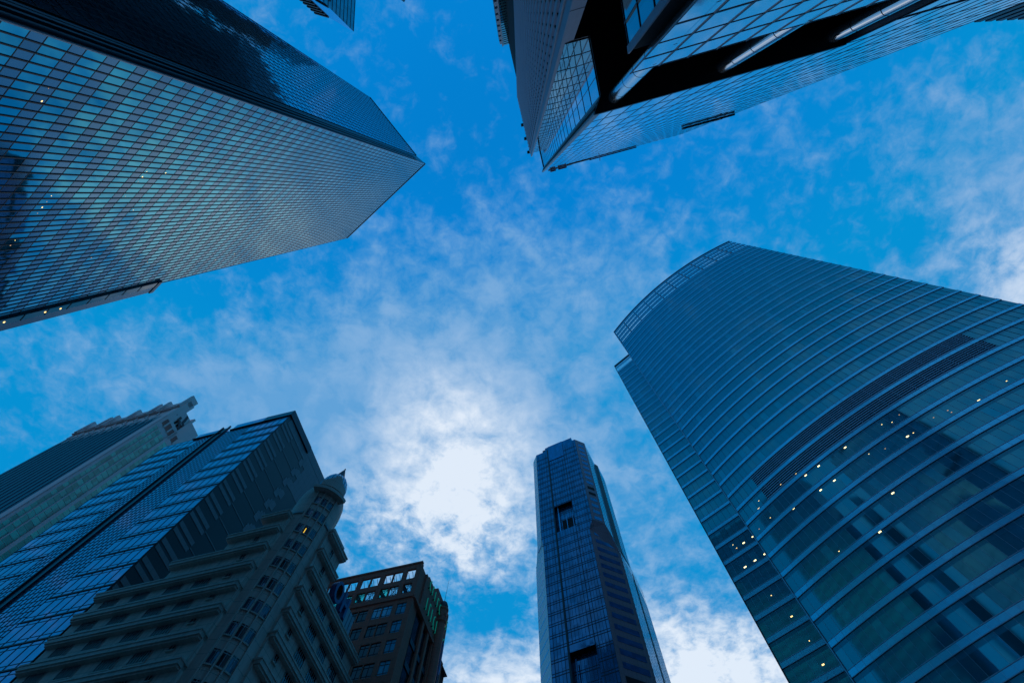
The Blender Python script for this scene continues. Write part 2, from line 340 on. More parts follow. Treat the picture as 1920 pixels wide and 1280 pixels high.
# ------------------------------------------------------------------ teal mirror tower, upper left
def tower_teal():
    c1 = Vector((-41.75, -13.89)); c1b = Vector((-79.68, 17.79)); c2 = Vector((-45.48, -17.09)); c3 = Vector((-63.59, -40.06))
    HT = 218.2; FL = 3.9; H0 = 1.031 * 44       # height of one spandrel bottom
    t = thing('office_tower', 'tall teal mirror-glass tower with a dark slot up its corner', 'tower', c1)
    inn = c1 + Vector((-3.2, -2.6))
    b = MB(); poly = [tuple(q) for q in (c1, c1b, (-108.6, -16.7), (-92, -50), c3, c2, inn)]
    b.prism(poly, GR, 203, 'navy')
    poly2 = [tuple(q) for q in (c1, c1b, (-108.6, -16.7), (-92, -50), c3, c2)]
    b.prism(poly2, 203, HT, 'navy', 'black'); b.build('tower_core', t)
    fa = Fr(c1, c1b); fb = Fr(c2, c3, out=(1, -1))
    if fb.n.dot(Vector((1, -.8))) < 0: fb.n = -fb.n
    k0 = int((H0 - GR) / FL) ; h = H0 - k0 * FL
    while h < HT - .5:
        s = MB(); hs = max(h, GR)
        s.quad(fa, 0, fa.L, hs, min(h + 1.54, HT), .10, 'a_span'); s.quad(fb, 0, fb.L, hs, min(h + 1.54, HT), .10, 'a_b')
        s.box(fa, 0, fa.L, h + 1.51, h + 1.58, .08, .125, 'a_mull'); s.box(fb, 0, fb.L, h + 1.50, h + 1.58, .08, .14, 'a_mull')
        s.build('spandrel_row', t)
        if h + 1.54 < HT:
            s = MB(); top = min(h + FL, HT)
            s.quad(fa, 0, fa.L, h + 1.54, top, .103, 'a_vision'); s.quad(fb, 0, fb.L, h + 1.54, top, .103, 'a_b')
            s.box(fa, 0, fa.L, h + FL - .035, h + FL + .035, .08, .125, 'a_mull'); s.box(fb, 0, fb.L, h + FL - .05, h + FL + .05, .08, .14, 'a_mull')
            s.build('window_row', t)
        h += FL
    nb = 46
    for i in range(nb + 1):
        s = MB(); x = fa.L * i / nb; s.box(fa, x - .065, x + .065, GR, HT + .4, .12, .19, 'a_mull'); s.build('mullion', t)
    nb = 22
    for i in range(nb + 1):
        s = MB(); x = fb.L * i / nb; s.box(fb, x - .045, x + .045, GR, HT + .4, .12, .17, 'a_mull'); s.build('mullion', t)
    s = MB(); s.box(fa, -.10, .03, GR, 203, .10, .34, 'pale'); s.build('corner_trim', t)
    s = MB(); f2 = Fr(c1, inn, out=(1, -1))
    for q, w, d in ((.35, .35, .35), (1.15, .4, .5), (2.0, .5, .6), (3.0, .45, .5)):
        s.box(f2, q, q + w, GR, 203, -.02, d, 'navy')
    s.build('corner_ribs', t)
    s = MB(); s.box(fa, 0, fa.L, HT, HT + .8, -.6, .3, 'navy'); s.box(fb, 0, fb.L, HT, HT + .8, -.6, .3, 'navy'); s.build('parapet', t)
    # side wing beyond the far edge of the wide face
    s = MB(); s.box(fa, 48.4, 49.9, GR, 99.6, -6, .5, 'dglass')
    for z in range(int(GR), 99, 4): s.box(fa, 48.35, 49.92, z, z + .12, .45, .56, 'a_mull')
    s.build('stair_glazing', t)
    s = MB(); s.box(fa, 49.92, 51.9, GR, 100.6, -6, .42, 'pale'); s.box(fa, 48.3, 52.0, 99.8, 100.9, -6, .6, 'navy'); s.build('stair_wall', t)
    pts = [(30.3, 59.59), (29.34, 59.65), (24.19, 59.62), (23.1, 59.59), (22.05, 59.57), (20.98, 59.54), (35.68, 74.97), (24.23, 74.81), (22.13, 74.78), (15.84, 74.67),
           (17.87, 70.85), (15.81, 70.85), (40.02, 90.33), (45.29, 90.44), (21.06, 70.96), (16.9, 70.9), (43.4, 119.3), (43.4, 123.0), (41.2, 119.1), (44.4, 116), (30.5, 51.9), (7.2, 50.4), (5.5, 50.1), (5.4, 46.3)]
    for i, (a, z) in enumerate(pts):
        s = MB(); r = .05 if i % 3 else .09
        s.box(fa, a - r, a + r, z - r * .6, z + r * .6, .107, .125, 'lamp' if i % 2 else 'lamp_d'); s.build('ceiling_lamp', t)
    for a, z in ((49.1, 74.7), (49.2, 77.5), (49.2, 66.5), (49.1, 68.2)):
        s = MB(); s.box(fa, a - .13, a + .13, z - .1, z + .1, .5, .57, 'lamp'); s.build('ceiling_lamp', t)
tower_teal()

# ------------------------------------------------------------------ curved glass tower, right
def arcpts(n_, Ls=1.35, st=(46.04, 64.07), th=-56.0, k=.45):
    p = [Vector(st)]
    for i in range(n_):
        p.append(p[-1] + rd(th + k * Ls / 2) * Ls); th += k * Ls
    return p
def tower_curved():
    A = arcpts(50); HT = 222.6; FL = 4.49; B0 = 63.64
    t = thing('office_tower', 'curved blue-green glass tower with pale floor bands and two louvred floors', 'tower', A[25])
    fs = [Fr(A[i], A[i + 1]) for i in range(50)]
    wa, wb = Vector((42.8, 74.0)), Vector((49.1, 68.2)); fw = Fr(wa, wb); WT = 201.0
    back = [Vector((128, 62)), Vector((92, 100))]
    ins = [A[i] + (-fs[min(i, 49)].n) * .35 for i in range(0, 51, 2)]
    scr = B0 + FL * 31 + .1                        # top four storeys are an open glass screen
    b = MB(); b.prism([tuple(q) for q in ins + back], GR, scr, 'void', 'navy')
    wins = [wa - fw.n * .35, wb - fw.n * .35 + fw.t * 6, Vector((95, 98)), Vector((62, 100))]
    b.prism([tuple(q) for q in wins], GR, B0 + FL * 28 + .1, 'void', 'navy'); b.build('tower_core', t)
    j0 = -14; top = 35
    for j in range(j0, top + 1):
        z = B0 + FL * j                            # top of a spandrel band
        s = MB(); z0 = max(z - 1.02, GR); zt = z if j < top else z
        open_ = j >= 31
        for i, f in enumerate(fs):
            s.quad(f, 0, f.L, z0, z, .22, 'b_span', i * 1.35)
            s.box(f, 0, f.L, z - .07, z + .03, .16, .26, 'b_rail'); s.box(f, 0, f.L, z0 - .03, z0 + .07, .16, .26, 'b_rail')
            if open_: s.quad(f, 0, f.L, z0, z, .0, 'navy')
            s.box(f, f.L - .02, f.L + .02, z0 + .06, z - .06, .221, .24, 'louvre')
        s.build('spandrel_band', t)
        if j <= 30:
            s = MB()
            s.quad(fw, 0, fw.L, z0, z, .22, 'b_span'); s.box(fw, 0, fw.L, z - .07, z + .03, .16, .26, 'b_rail'); s.box(fw, 0, fw.L, z0 - .03, z0 + .07, .16, .26, 'b_rail')
            for q in range(1, 7): s.box(fw, q * 1.35 - .02, q * 1.35 + .02, z0 + .06, z - .06, .221, .24, 'louvre')
            s.build('wing_spandrel', t)
        h0, h1 = z, z + FL - 1.02
        if j == top: h1 = HT
        mech = j in (4, 5)
        s = MB()
        for i, f in enumerate(fs):
            so = i * 1.35
            if mech and 6.0 < so < 55.0:
                s.quad(f, 0, f.L, h0, h1, .0, 'void', so)
                nb = 6
                for q in range(nb): s.box(f, 0, f.L, h0 + .22 + q * .56, h0 + .42 + q * .56, .05, .16, 'louvre')
                if i % 2 == 0: s.box(f, -.02, .03, h0, h1, .1, .24, 'b_rail')
            elif open_:
                s.quad(f, 0, f.L, h0, h1, .16, 'b_top', so); s.box(f, -.05, .05, h0, h1, .1, .22, 'c_line')
                s.box(f, 0, f.L, h0, h0 + 1.5, .08, .14, 'b_zone')
                if i % 5 == 0: s.box(f, -.22, .22, h0 - 1, h1, -.5, .1, 'navy')
            else:
                s.quad(f, 0, f.L, h0, h1 - .72, .14, 'b_vision', so + .0001)
                s.quad(f, 0, f.L, h1 - .72, h1, .14, 'b_zone', so)
                s.box(f, -.018, .018, h0, h1, .12, .185, 'b_rail' if j < 4 else 'c_line')
        s.build('louvre_band' if mech else ('glass_screen' if open_ else 'window_band'), t)
        if j <= 30:
            s = MB()
            wopen = j in (29, 30)
            if not wopen:
                s.quad(fw, 0, fw.L, h0, h1 - .72, .14, 'b_vision'); s.quad(fw, 0, fw.L, h1 - .72, h1, .14, 'b_zone')
            else: s.quad(fw, 0, fw.L, h0, h1, .16, 'b_top'); s.box(fw, 0, fw.L, h0, h0 + .5, .08, .14, 'c_line')
            for q in range(0, 7): s.box(fw, q * 1.35 - .018, q * 1.35 + .018, h0, h1, .12, .185, 'c_line' if j >= 4 else 'louvre')
            s.build('wing_window_band', t)
    s = MB()
    s.box(fs[0], -.12, .03, GR, HT, -.3, .42, 'b_rail'); s.build('corner_trim', t)
    s = MB(); s.box(fw, -.12, .03, GR, WT, -.3, .42, 'navy'); s.box(fw, 0, 8.5, WT - .5, WT + .5, -.3, .3, 'navy'); s.build('wing_trim', t)
    # cladding on the flank of the curved volume where it stands proud of the wing
    fl = Fr(A[0], A[0] + rd(46) * 6, out=(-1, 1))
    s = MB(); s.quad(fl, 0, 5, GR, HT, .02, 'navy'); s.build('flank_wall', t)
    s = MB()
    for f in fs: s.box(f, 0, f.L, HT - .25, HT + .25, -.2, .36, 'b_rail')
    s.build('parapet_rail', t)
    # lamps seen just under the ceilings
    big = [(23.95, 79.62), (18.18, 79.92), (15.26, 80.13), (9.41, 80.86), (6.43, 81.31), (4.08, 81.69), (18.17, 75.17), (15.25, 75.37), (9.35, 76.1), (6.43, 76.44), (4.08, 76.84), (31.92, 73.87), (22.87, 66.51), (17.01, 62.51), (10.51, 63.05), (7.56, 67.77), (47.98, 72.34), (43.55, 72.74)]
    sm = [(24.8, 80.8), (14.19, 81.98), (10.56, 82.41), (5.06, 83.14), (4.79, 78.13), (19.77, 76.51), (13.99, 77.06), (10.35, 64.1), (31.28, 79.12), (32.64, 78.29), (32.98, 73.84), (22.86, 67.31), (17.41, 63.45), (25.62, 75.35), (22.77, 76.19), (48.9, 73.6)]
    dim = [(1.66, 78.03), (37.11, 74.33), (39.45, 74.11), (39.45, 73.39), (34.5, 78.82), (28, 74.3)]
    for lst, w, hh, mm in ((big, .30, .13, 'lamp_w'), (sm, .12, .07, 'lamp'), (dim, .12, .07, 'lamp_d')):
        for a, z in lst:
            i = min(int(a / 1.35), 49); s = MB(); a -= i * 1.35
            s.box(fs[i], a - w * .75, a + w * .75, z - hh * .8, z + hh * .8, .146, .17, mm); s.build('ceiling_lamp', t)
    for a, z, w, hh, mm in ((8.2, 82.82, .28, .13, 'lamp_w'), (5.84, 82.78, .26, .12, 'lamp_w'), (3.7, 83.89, .1, .06, 'lamp'), (4.02, 82.68, .1, .07, 'lamp'), (8.2, 77.81, .28, .14, 'lamp_w'), (5.86, 77.79, .26, .12, 'lamp_w'),
                       (3.47, 77.75, .27, .12, 'lamp_w'), (4.88, 69.79, .1, .06, 'lamp'), (5.93, 64.61, .2, .09, 'lamp'), (6.2, 59.78, .06, .08, 'lamp'), (5.98, 55.81, .2, .1, 'lamp')):
        s = MB(); s.box(fw, a - w, a + w, z - hh, z + hh, .146, .17, mm); s.build('ceiling_lamp', t)
tower_curved()

# ------------------------------------------------------------------ faceted blue tower, lower middle
def tower_faceted():
    Dn = -25.6; t_ = rd(Dn); A = Vector((8.63, 125.70)); B = Vector((25.59, 117.58)); C = Vector((35.67, 121.92))
    t = thing('office_tower', 'faceted dark blue tower with grey granite chamfers and two square recesses', 'tower', A)
    b_ = rd(64.4); HT = 211.5; HM = 147.5; FL = 3.9
    E_ = Vector((5.84, 133.6)); Dd = C + b_ * 26.4
    lo = [A, B, C, Dd, Dd + rd(109.4) * 9 + rd(154.4) * 12, E_ + b_ * 27]; lo.append(E_)
    A2 = A - t_ * .66; B2 = A + t_ * 20.5; C2 = B2 + rd(23.3) * 5.5; R2 = C2 + b_ * 13; E2 = A2 + rd(109.4) * 4.4
    R2i = Vector((40.2, 130.3)); R3 = Vector((39.5, 132.0)); R4 = Vector((43.2, 139.5))
    up = [A2, B2, C2, R2, R3, R4, R4 + rd(109.4) * 6, E2 + b_ * 26, E2]
    fL = Fr(A, ang=Dn); fP = Fr(B, C); fR = Fr(C, Dd, out=(1, -1)); fE = Fr(A, E_, out=(-1, -1))
    # recess cut into the blue face: s 5.8-13.8, h 148.5-166 (upper) and 83-100 (lower)
    def wall(mb, f, s0, s1, h0, h1, holes, m_, d=0, depth=1.8):
        cuts = sorted(holes, key=lambda q: q[2]); z = h0
        for (a, c, z0, z1) in cuts:
            mb.quad(f, s0, s1, z, z0, d, m_); mb.quad(f, s0, a, z0, z1, d, m_); mb.quad(f, c, s1, z0, z1, d, m_)
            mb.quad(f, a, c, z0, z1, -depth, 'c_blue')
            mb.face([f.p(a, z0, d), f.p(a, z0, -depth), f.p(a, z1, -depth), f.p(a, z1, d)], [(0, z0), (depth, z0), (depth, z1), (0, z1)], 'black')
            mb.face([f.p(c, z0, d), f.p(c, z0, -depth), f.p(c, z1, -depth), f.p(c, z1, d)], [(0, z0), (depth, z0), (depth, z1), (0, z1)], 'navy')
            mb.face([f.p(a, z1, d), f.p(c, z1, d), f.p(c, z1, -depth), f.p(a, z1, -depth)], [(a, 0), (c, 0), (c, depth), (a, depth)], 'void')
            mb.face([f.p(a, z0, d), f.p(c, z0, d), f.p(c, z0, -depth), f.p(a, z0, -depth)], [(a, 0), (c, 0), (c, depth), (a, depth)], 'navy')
            z = z1
        mb.quad(f, s0, s1, z, h1, d, m_)
    s = MB(); wall(s, fL, 0, 18.8, GR, 146, [(5.9, 13.8, 83.5, 101.0)], 'c_blue'); wall(s, fL, -.66, 20.5, HM + 3, HT, [(5.9, 13.8, 150.6, 166.2)], 'c_blue'); s.build('glazed_front', t)
    # body walls without the front
    s = MB()
    def walls(poly, h0, h1, ms, poly1=None, skip=()):
        k = len(poly); poly1 = poly1 or poly
        for i in range(k):
            if i in skip: continue
            p, q = poly[i], poly[(i + 1) % k]; p1, q1 = poly1[i], poly1[(i + 1) % k]; l = (q - p).length
            s.face([(p.x, p.y, h0 + EYE), (q.x, q.y, h0 + EYE), (q1.x, q1.y, h1 + EYE), (p1.x, p1.y, h1 + EYE)], [(0, h0), (l, h0), (l, h1), (0, h1)], ms[i])
    hs_ = [146.0, 146.0, 138.0, 138.0, 138.0, 138.0, 142.0]
    ms_ = ['c_blue', 'c_gran', 'c_side', 'c_pale', 'c_pale', 'c_pale', 'c_pale']
    upr = [A2, B2, C2, R4, R4 + rd(109.4) * 6, E2 + b_ * 26, E2]
    for i in range(1, 7):
        j = (i + 1) % 7; p, q, p1, q1 = lo[i], lo[j], upr[i], upr[j]; l = (q - p).length
        s.face([(p.x, p.y, 0), (q.x, q.y, 0), (q.x, q.y, hs_[j] + EYE), (p.x, p.y, hs_[i] + EYE)], [(0, 0), (l, 0), (l, hs_[j]), (0, hs_[i])], ms_[i])
        s.face([(p.x, p.y, hs_[i] + EYE), (q.x, q.y, hs_[j] + EYE), (q1.x, q1.y, HM + 3 + EYE), (p1.x, p1.y, HM + 3 + EYE)], [(0, hs_[i]), (l, hs_[j]), (l, HM + 3), (0, HM + 3)], ms_[i])
    s.face([fL.p(0, 146, 0), fL.p(18.8, 146, 0), fL.p(20.5, HM + 3, 0), fL.p(-.66, HM + 3, 0)], [(0, HM), (18.8, HM), (20.5, HM + 3), (0, HM + 3)], 'c_blue')
    walls(up, HM + 3, HT, ['c_blue', 'c_gran', 'c_side', 'navy', 'c_side', 'c_side', 'c_pale', 'c_pale', 'c_pale'], skip=(0,))
    s.face([(p.x, p.y, HT + EYE) for p in up], [(p.x, p.y) for p in up], 'navy')
    s.build('granite_body', t)
    # crown
    s = MB(); s.box(fL, 4.3, 18.9, HT, HT + 3.0, -6, .02, 'c_blue'); s.box(fL, 5.9, 13.7, HT - 10.5, HT + 2.9, -.1, .25, 'c_strip'); s.build('roof_crown', t)
    s = MB(); s.box(fL, 2.9, 4.3, HT, HT + 1.6, -6, .02, 'navy'); s.build('roof_step', t)
    # windows by storey
    fL2 = Fr(A2, ang=Dn); fP2 = Fr(B2, C2); fR2 = Fr(C2, R2, out=(1, -1)); fR3 = Fr(R3, R4, out=(1, -1)); fE2 = Fr(A2, E2, out=(-1, -1))
    k = 0; z = 2.0
    while z < HT - 3:
        s = MB(); upp = z > HM - 2
        w0, w1 = (-.66, 20.5) if upp else (0, 18.8)
        def inrec(a, c, zz): return (83.5 < zz < 101 or 150.6 < zz < 166.2) and c > 5.9 and a < 13.8
        for a, c in ((w0, 5.3), (5.9, 13.6), (13.8, w1)):
            d0, d1 = (-1.79, -1.73) if inrec(a, c, z + 1) else (.0, .07)
            s.box(fL, a, c, z - .10, z + .10, d0, d1, 'c_line'); s.box(fL, a, c, z + .75, z + .90, d0, d1, 'c_line')
            nb = max(2, round((c - a) / 1.1))
            for i in range(nb + 1):
                x = a + (c - a) * i / nb; w = .10 if i in (1, nb - 1) else .045
                s.box(fL, x - w, x + w, z, z + FL, d0, d1 - .02, 'c_line')
        f = fP2 if upp else fP; wd = 5.5 if upp else 10.97
        m0 = 1.3 if upp else 1.6
        if not (HM - 5 < z < HM + 2):
            dk = z // FL in (21, 22, 42, 43)
            s.box(f, m0, wd - m0 * .8, z + 1.2, z + 3.0, .0, .05, 'void' if dk else 'c_strip')
        f = fE2 if upp else fE; l = 4.4 if upp else 8.4
        s.box(f, .8, l, z + 1.1, z + 1.7, 0, .03, 's_glass')
        for f, l in ((fR2, 13), (fR3, 8.3)) if upp else ((fR, 26.4),):
            s.box(f, 0, l, z, z + .35, 0, .02, 'c_line'); s.box(f, 0, l, z + 1.9, z + 2.05, 0, .02, 'c_line')
            nb = int(l / 1.3)
            for i in range(nb + 1): s.box(f, l * i / nb - .05, l * i / nb + .05, z, z + FL, 0, .02, 'c_line')
        s.build('window_storey', t); z += FL
    s = MB(); s.box(fL, 5.3, 5.85, GR, HT + .1, -.05, .28, 'black'); s.build('front_groove', t)
    s = MB(); s.box(fL, 13.6, 13.8, 101, 150, -.05, .14, 'c_line'); s.box(fL, 13.6, 13.8, 166, HT, -.05, .14, 'c_line'); s.build('front_groove', t)
    s = MB(); s.box(fR, 13, 14.6, GR, HM - 6, 0, .12, 'black'); s.build('side_groove', t)
    for z0 in (84, 151):                            # columns standing in each recess
        for a in (7.2, 10.4, 13.0):
            s = MB(); s.tube(fL.p(a, z0 - .4, -.7), fL.p(a, z0 + (15 if a < 8 else 7.6), -.7), .2, 'c_side'); s.build('recess_column', t)
        s = MB(); s.box(fL, 8.2, 13.5, z0 - .2, z0 + 7.0, -1.79, -1.5, 'void'); s.build('recess_opening', t)
    s = MB(); fG = Fr(R2, R3, out=(1, -1)); s.quad(fG, 0, (R3 - R2).length, HM + 3, HT, .05, 'black'); s.build('side_groove', t)
tower_faceted()

# ------------------------------------------------------------------ striped tower, left
def tower_striped():
    K = .85; P0 = rd(137.85) * 95 * K; fL = Fr(P0, ang=165); fR = Fr(P0, ang=76, out=(1, 0)); fL.k = fR.k = K; HT = 129.3; GR = -EYE / K
    t = thing('office_tower', 'silver-blue glass slab tower with short dark stripes and a dark patterned side', 'tower', P0)
    b = MB(); a, c = rd(165), rd(76)
    poly = [P0, P0 + c * 26.4 * K, P0 + (c * 26.4 + a * 43.4) * K, P0 + a * 43.4 * K]
    b.prism([tuple(q) for q in poly], -EYE, HT * K, 'navy'); b.build('tower_core', t)
    FL = 4.97; z0 = 123.6
    k = 0
    while True:
        z = z0 - FL * k
        if z < GR: break
        s = MB()
        zt = z + FL if k else HT
        s.quad(fL, 0, 22.3, z, zt, .10, 's_glass'); s.quad(fL, 25.0, 43.4, z, zt, .10, 's_glass')
        for q in range(4 if k else 5):
            hh = z + q * FL / 4
            if hh < HT:
                s.box(fL, 12.8, 22.3, hh, hh + .10, .08, .16, 's_grid'); s.box(fL, 25.0, 30, hh, hh + .10, .08, .16, 's_grid')
        s.box(fL, 0, 12.8, z + .9, z + 1.0, .08, .15, 's_grid'); s.box(fL, 30, 43.4, z + .9, z + 1.0, .08, .15, 's_grid')
        s.box(fL, 0, 12.8, z + FL - .9, z + FL - .8, .08, .15, 's_grid'); s.box(fL, 30, 43.4, z + FL - .9, z + FL - .8, .08, .15, 's_grid')
        s.build('glass_storey', t)
        s = MB(); s.box(fL, -.1, 12.7, z - .12, z + .14, .08, .24, 'black'); s.build('dark_fin', t)
        s = MB(); s.box(fL, 30.1, 43.4, z - .12, z + .14, .08, .24, 'black'); s.build('dark_fin', t)
        # side wall pattern
        s = MB()
        s.quad(fR, 0, 26.4, z, zt, .04, 's_dark')
        s.box(fR, .2, 6.0, z - .55, z + .45, .04, .12, 's_pale'); s.box(fR, .2, 6.0, z + 1.15, z + 2.25, .04, .12, 's_pale')
        s.box(fR, 4.8, 7.0, z + 1.3, z + 1.9, .04, .12, 's_pale') if False else None
        s.box(fR, 6.0, 13.2, z + .62, z + .86, .04, .12, 's_pale')
        s.box(fR, 13.1, 14.8, z - .1, z + 2.5, .04, .12, 's_pale'); s.box(fR, 14.75, 16.4, z + 1.2, z + 3.9, .04, .12, 's_pale'); s.box(fR, 13.9, 14.8, z + 2.4, z + 3.4, .04, .12, 's_pale')
        if k < 3: s.box(fR, 16.4, 26.3, z + 1.5, min(z + 6.47, HT), .04, .10, 's_pale')
        if k == 0: s.box(fR, 1.2, 16.4, z + 2.8, HT, .04, .11, 's_pale')
        if 2 < k < 7: s.box(fR, 23.6, 25.0, z, z + 3.4, .04, .1, 's_pale')
        s.build('side_panel_row', t)
        k += 1
    nb = 12
    for x0, x1, nb in ((0, 12.8, 6), (12.8, 22.3, 9), (25.0, 30, 5), (30, 43.4, 6)):
        for i in range(nb + 1):
            x = x0 + (x1 - x0) * i / nb; s = MB(); s.box(fL, x - .04, x + .04, GR, HT, .10, .17, 's_grid'); s.build('mullion', t)
    s = MB(); s.box(fL, 22.3, 25.0, GR, 132.5, -.2, .14, 'navy'); s.box(fL, 22.2, 22.5, GR, 133, .0, .5, 'navy'); s.box(fL, 24.8, 25.1, GR, 133.2, .0, .5, 'navy'); s.build('lift_shaft_slot', t)
    s = MB(); s.box(fL, -.4, 8.9, HT, 132.0, -13, .45, 'navy'); s.box(fR, -.4, 13.4, HT, 132.1, -9, .45, 'navy'); s.build('roof_crown', t)
    s = MB(); s.box(fL, 8.9, 20.2, HT, 133.2, -9, .12, 's_glass'); s.box(fL, 8.9, 20.2, HT - .1, HT + .3, -9, .5, 'black'); s.build('roof_screen', t)
    s = MB(); s.box(fL, 23.4, 33.0, HT, 132.6, -9, .12, 's_glass'); s.box(fL, 23.4, 33.0, HT - .1, HT + .3, -9, .5, 'black'); s.build('roof_screen', t)
    s = MB(); s.box(fL, 33.0, 43.4, HT, 130.8, -9, -.2, 'navy'); s.build('roof_parapet', t)
    s = MB(); s.box(fR, 13.4, 26.4, HT, 132.6, -9, .14, 's_pale'); s.build('roof_plant_room', t)
    s = MB()
    for x in (31.9, 32.5): s.tube(fL.p(x, 130, -1), fL.p(x, 134.2, -1), .06, 'pale')
    s.build('roof_mast', t)
tower_striped()

# ------------------------------------------------------------------ pinkish precast tower behind it
def tower_pink():
    C0 = rd(149.5) * 160; fr = Fr(C0, ang=77, out=(1, -.3)); fl = Fr(C0, ang=165)
    t = thing('office_tower', 'pinkish grey tower with green glass columns and dark vertical fins behind the silver slab', 'tower', C0)
    a, c = rd(165), rd(77); HT = 173.2
    s = MB(); pp = [C0, C0 + c * 14, C0 + c * 14 + a * 50, C0 + a * 50]
    s.prism([tuple(q) for q in pp], GR, 164.2, 'pink'); s.build('precast_body', t)
    # top stage as separate walls with an open slot
    s = MB()
    s.box(fr, 0, .7, 164.2, HT, -3, 0, 'pink'); s.box(fr, .7, 7.2, 169.8, HT, -3, 0, 'pink'); s.box(fr, 3.0, 7.2, 168.2, 169.8, -3, 0, 'pink')
    s.box(fr, 7.2, 14, 164.2, HT + .3, -3, 0, 'pink'); s.box(fr, .7, 7.2, 164.2, 165.4, -3, 0, 'pink')
    s.box(fr, 2.2, 7.2, 165.4, 168.4, -3, -1.6, 'void')
    for x in (3.2, 4.6, 6.0): s.box(fr, x, x + .35, 165.4, 168.2, -1.6, -.4, 'pink')
    s.build('roof_stage', t)
    s = MB(); s.poly(fr, [(2.6, 168.0), (4.2, 168.4), (4.0, 170.0), (2.0, 169.6)], .06, 'maroon'); s.poly(fr, [(3.8, 168.2), (7.0, 165.3), (7.6, 166.1), (4.6, 168.9)], .065, 'maroon')
    s.poly(fr, [(2.2, 169.5), (1.3, 168.5), (2.0, 167.8), (3.0, 168.6)], .06, 'maroon')
    s.poly(fr, [(4.2, 173.1), (5.3, 173.1), (6.2, 169.6), (7.1, 169.4), (7.3, 168.1), (5.2, 168.6)], .06, 'maroon')
    s.build('wall_emblem', t)
    s = MB(); s.box(fr, 7.0, 7.9, HT - 14, HT + 2.0, -2, .5, 'pink'); s.build('roof_fin', t)
    z = 158.0; k = 0
    while z > 20:
        for x0, x1 in ((.7, 2.0), (2.25, 4.1), (4.35, 6.7), (7.9, 9.6), (9.9, 12)):
            pass
        s = MB()
        for x0, x1 in ((.7, 2.0), (2.25, 4.1), (4.35, 6.7), (7.9, 9.6), (9.9, 12)):
            s.box(fr, x0, x1, z - 1.85, z - .06, -.05, .06, 'g_tile')
        s.build('window_row', t); z -= 1.92; k += 1
    for x in (2.02, 4.15): s = MB(); s.box(fr, x - .05, x + .3, 20, 158.3, 0, .35, 'pink'); s.build('pilaster', t)
    s = MB(); s.box(fr, 6.75, 7.8, GR, 164.3, 0, .5, 'pink'); s.build('pilaster', t)
    s = MB(); s.box(fr, -.1, .6, GR, 164.3, 0, .5, 'pink'); s.build('pilaster', t)
    for x0, x1 in ((1.0, 2.4), (3.1, 4.9), (5.4, 7.0), (8.4, 10)):
        s = MB(); s.box(fr, x0, x1, 160.4, 163.8, .0, .04, 'e_dark'); s.box(fr, x1 - .1, x1 + .5, 160.2, 164, .0, .3, 'pink'); s.build('window', t)
    # ribbed left face
    nb = 40; j = 0
    for i in range(14):
        x = 3.2 + i * 3.4
        s = MB(); s.box(fl, x, x + 1.5, GR, 166 + .05 * x, 0, .25, 'g_fin'); s.box(fl, x + 2.3, x + 2.6, GR, 165.5, .0, .12, 'g_fin'); s.build('vertical_fin', t)
        s = MB(); s.quad(fl, x + 1.5, x + 3.4, GR, 165, .04, 'g_strip'); s.build('window_strip', t)
    s = MB(); s.box(fl, 0, 50, 164, 178, -3, .1, 'pink')
    for i in range(9): s.tube(fl.p(5 + i * 5, 165, 1.2), fl.p(9.5 + i * 5, 172, .2), .22, 'pink', 5)
    s.box(fl, 0, 50, 171.6, 172.2, .1, 1.0, 'pink'); s.box(fl, 0, 50, 175.6, 178.4, -2, .5, 'pink'); s.build('roof_parapet', t)
    for x in (1.5, 12.2, 16.5, 26.8, 37, 40.5, 49):
        s = MB(); s.box(fl, x - 1.3, x, 172, 181, -2.5, 1.4, 'pink'); s.build('roof_fin', t)
    s = MB(); s.box(fl, -.1, 3.1, GR, 176, 0, .5, 'pink'); s.build('pilaster', t)
tower_pink()

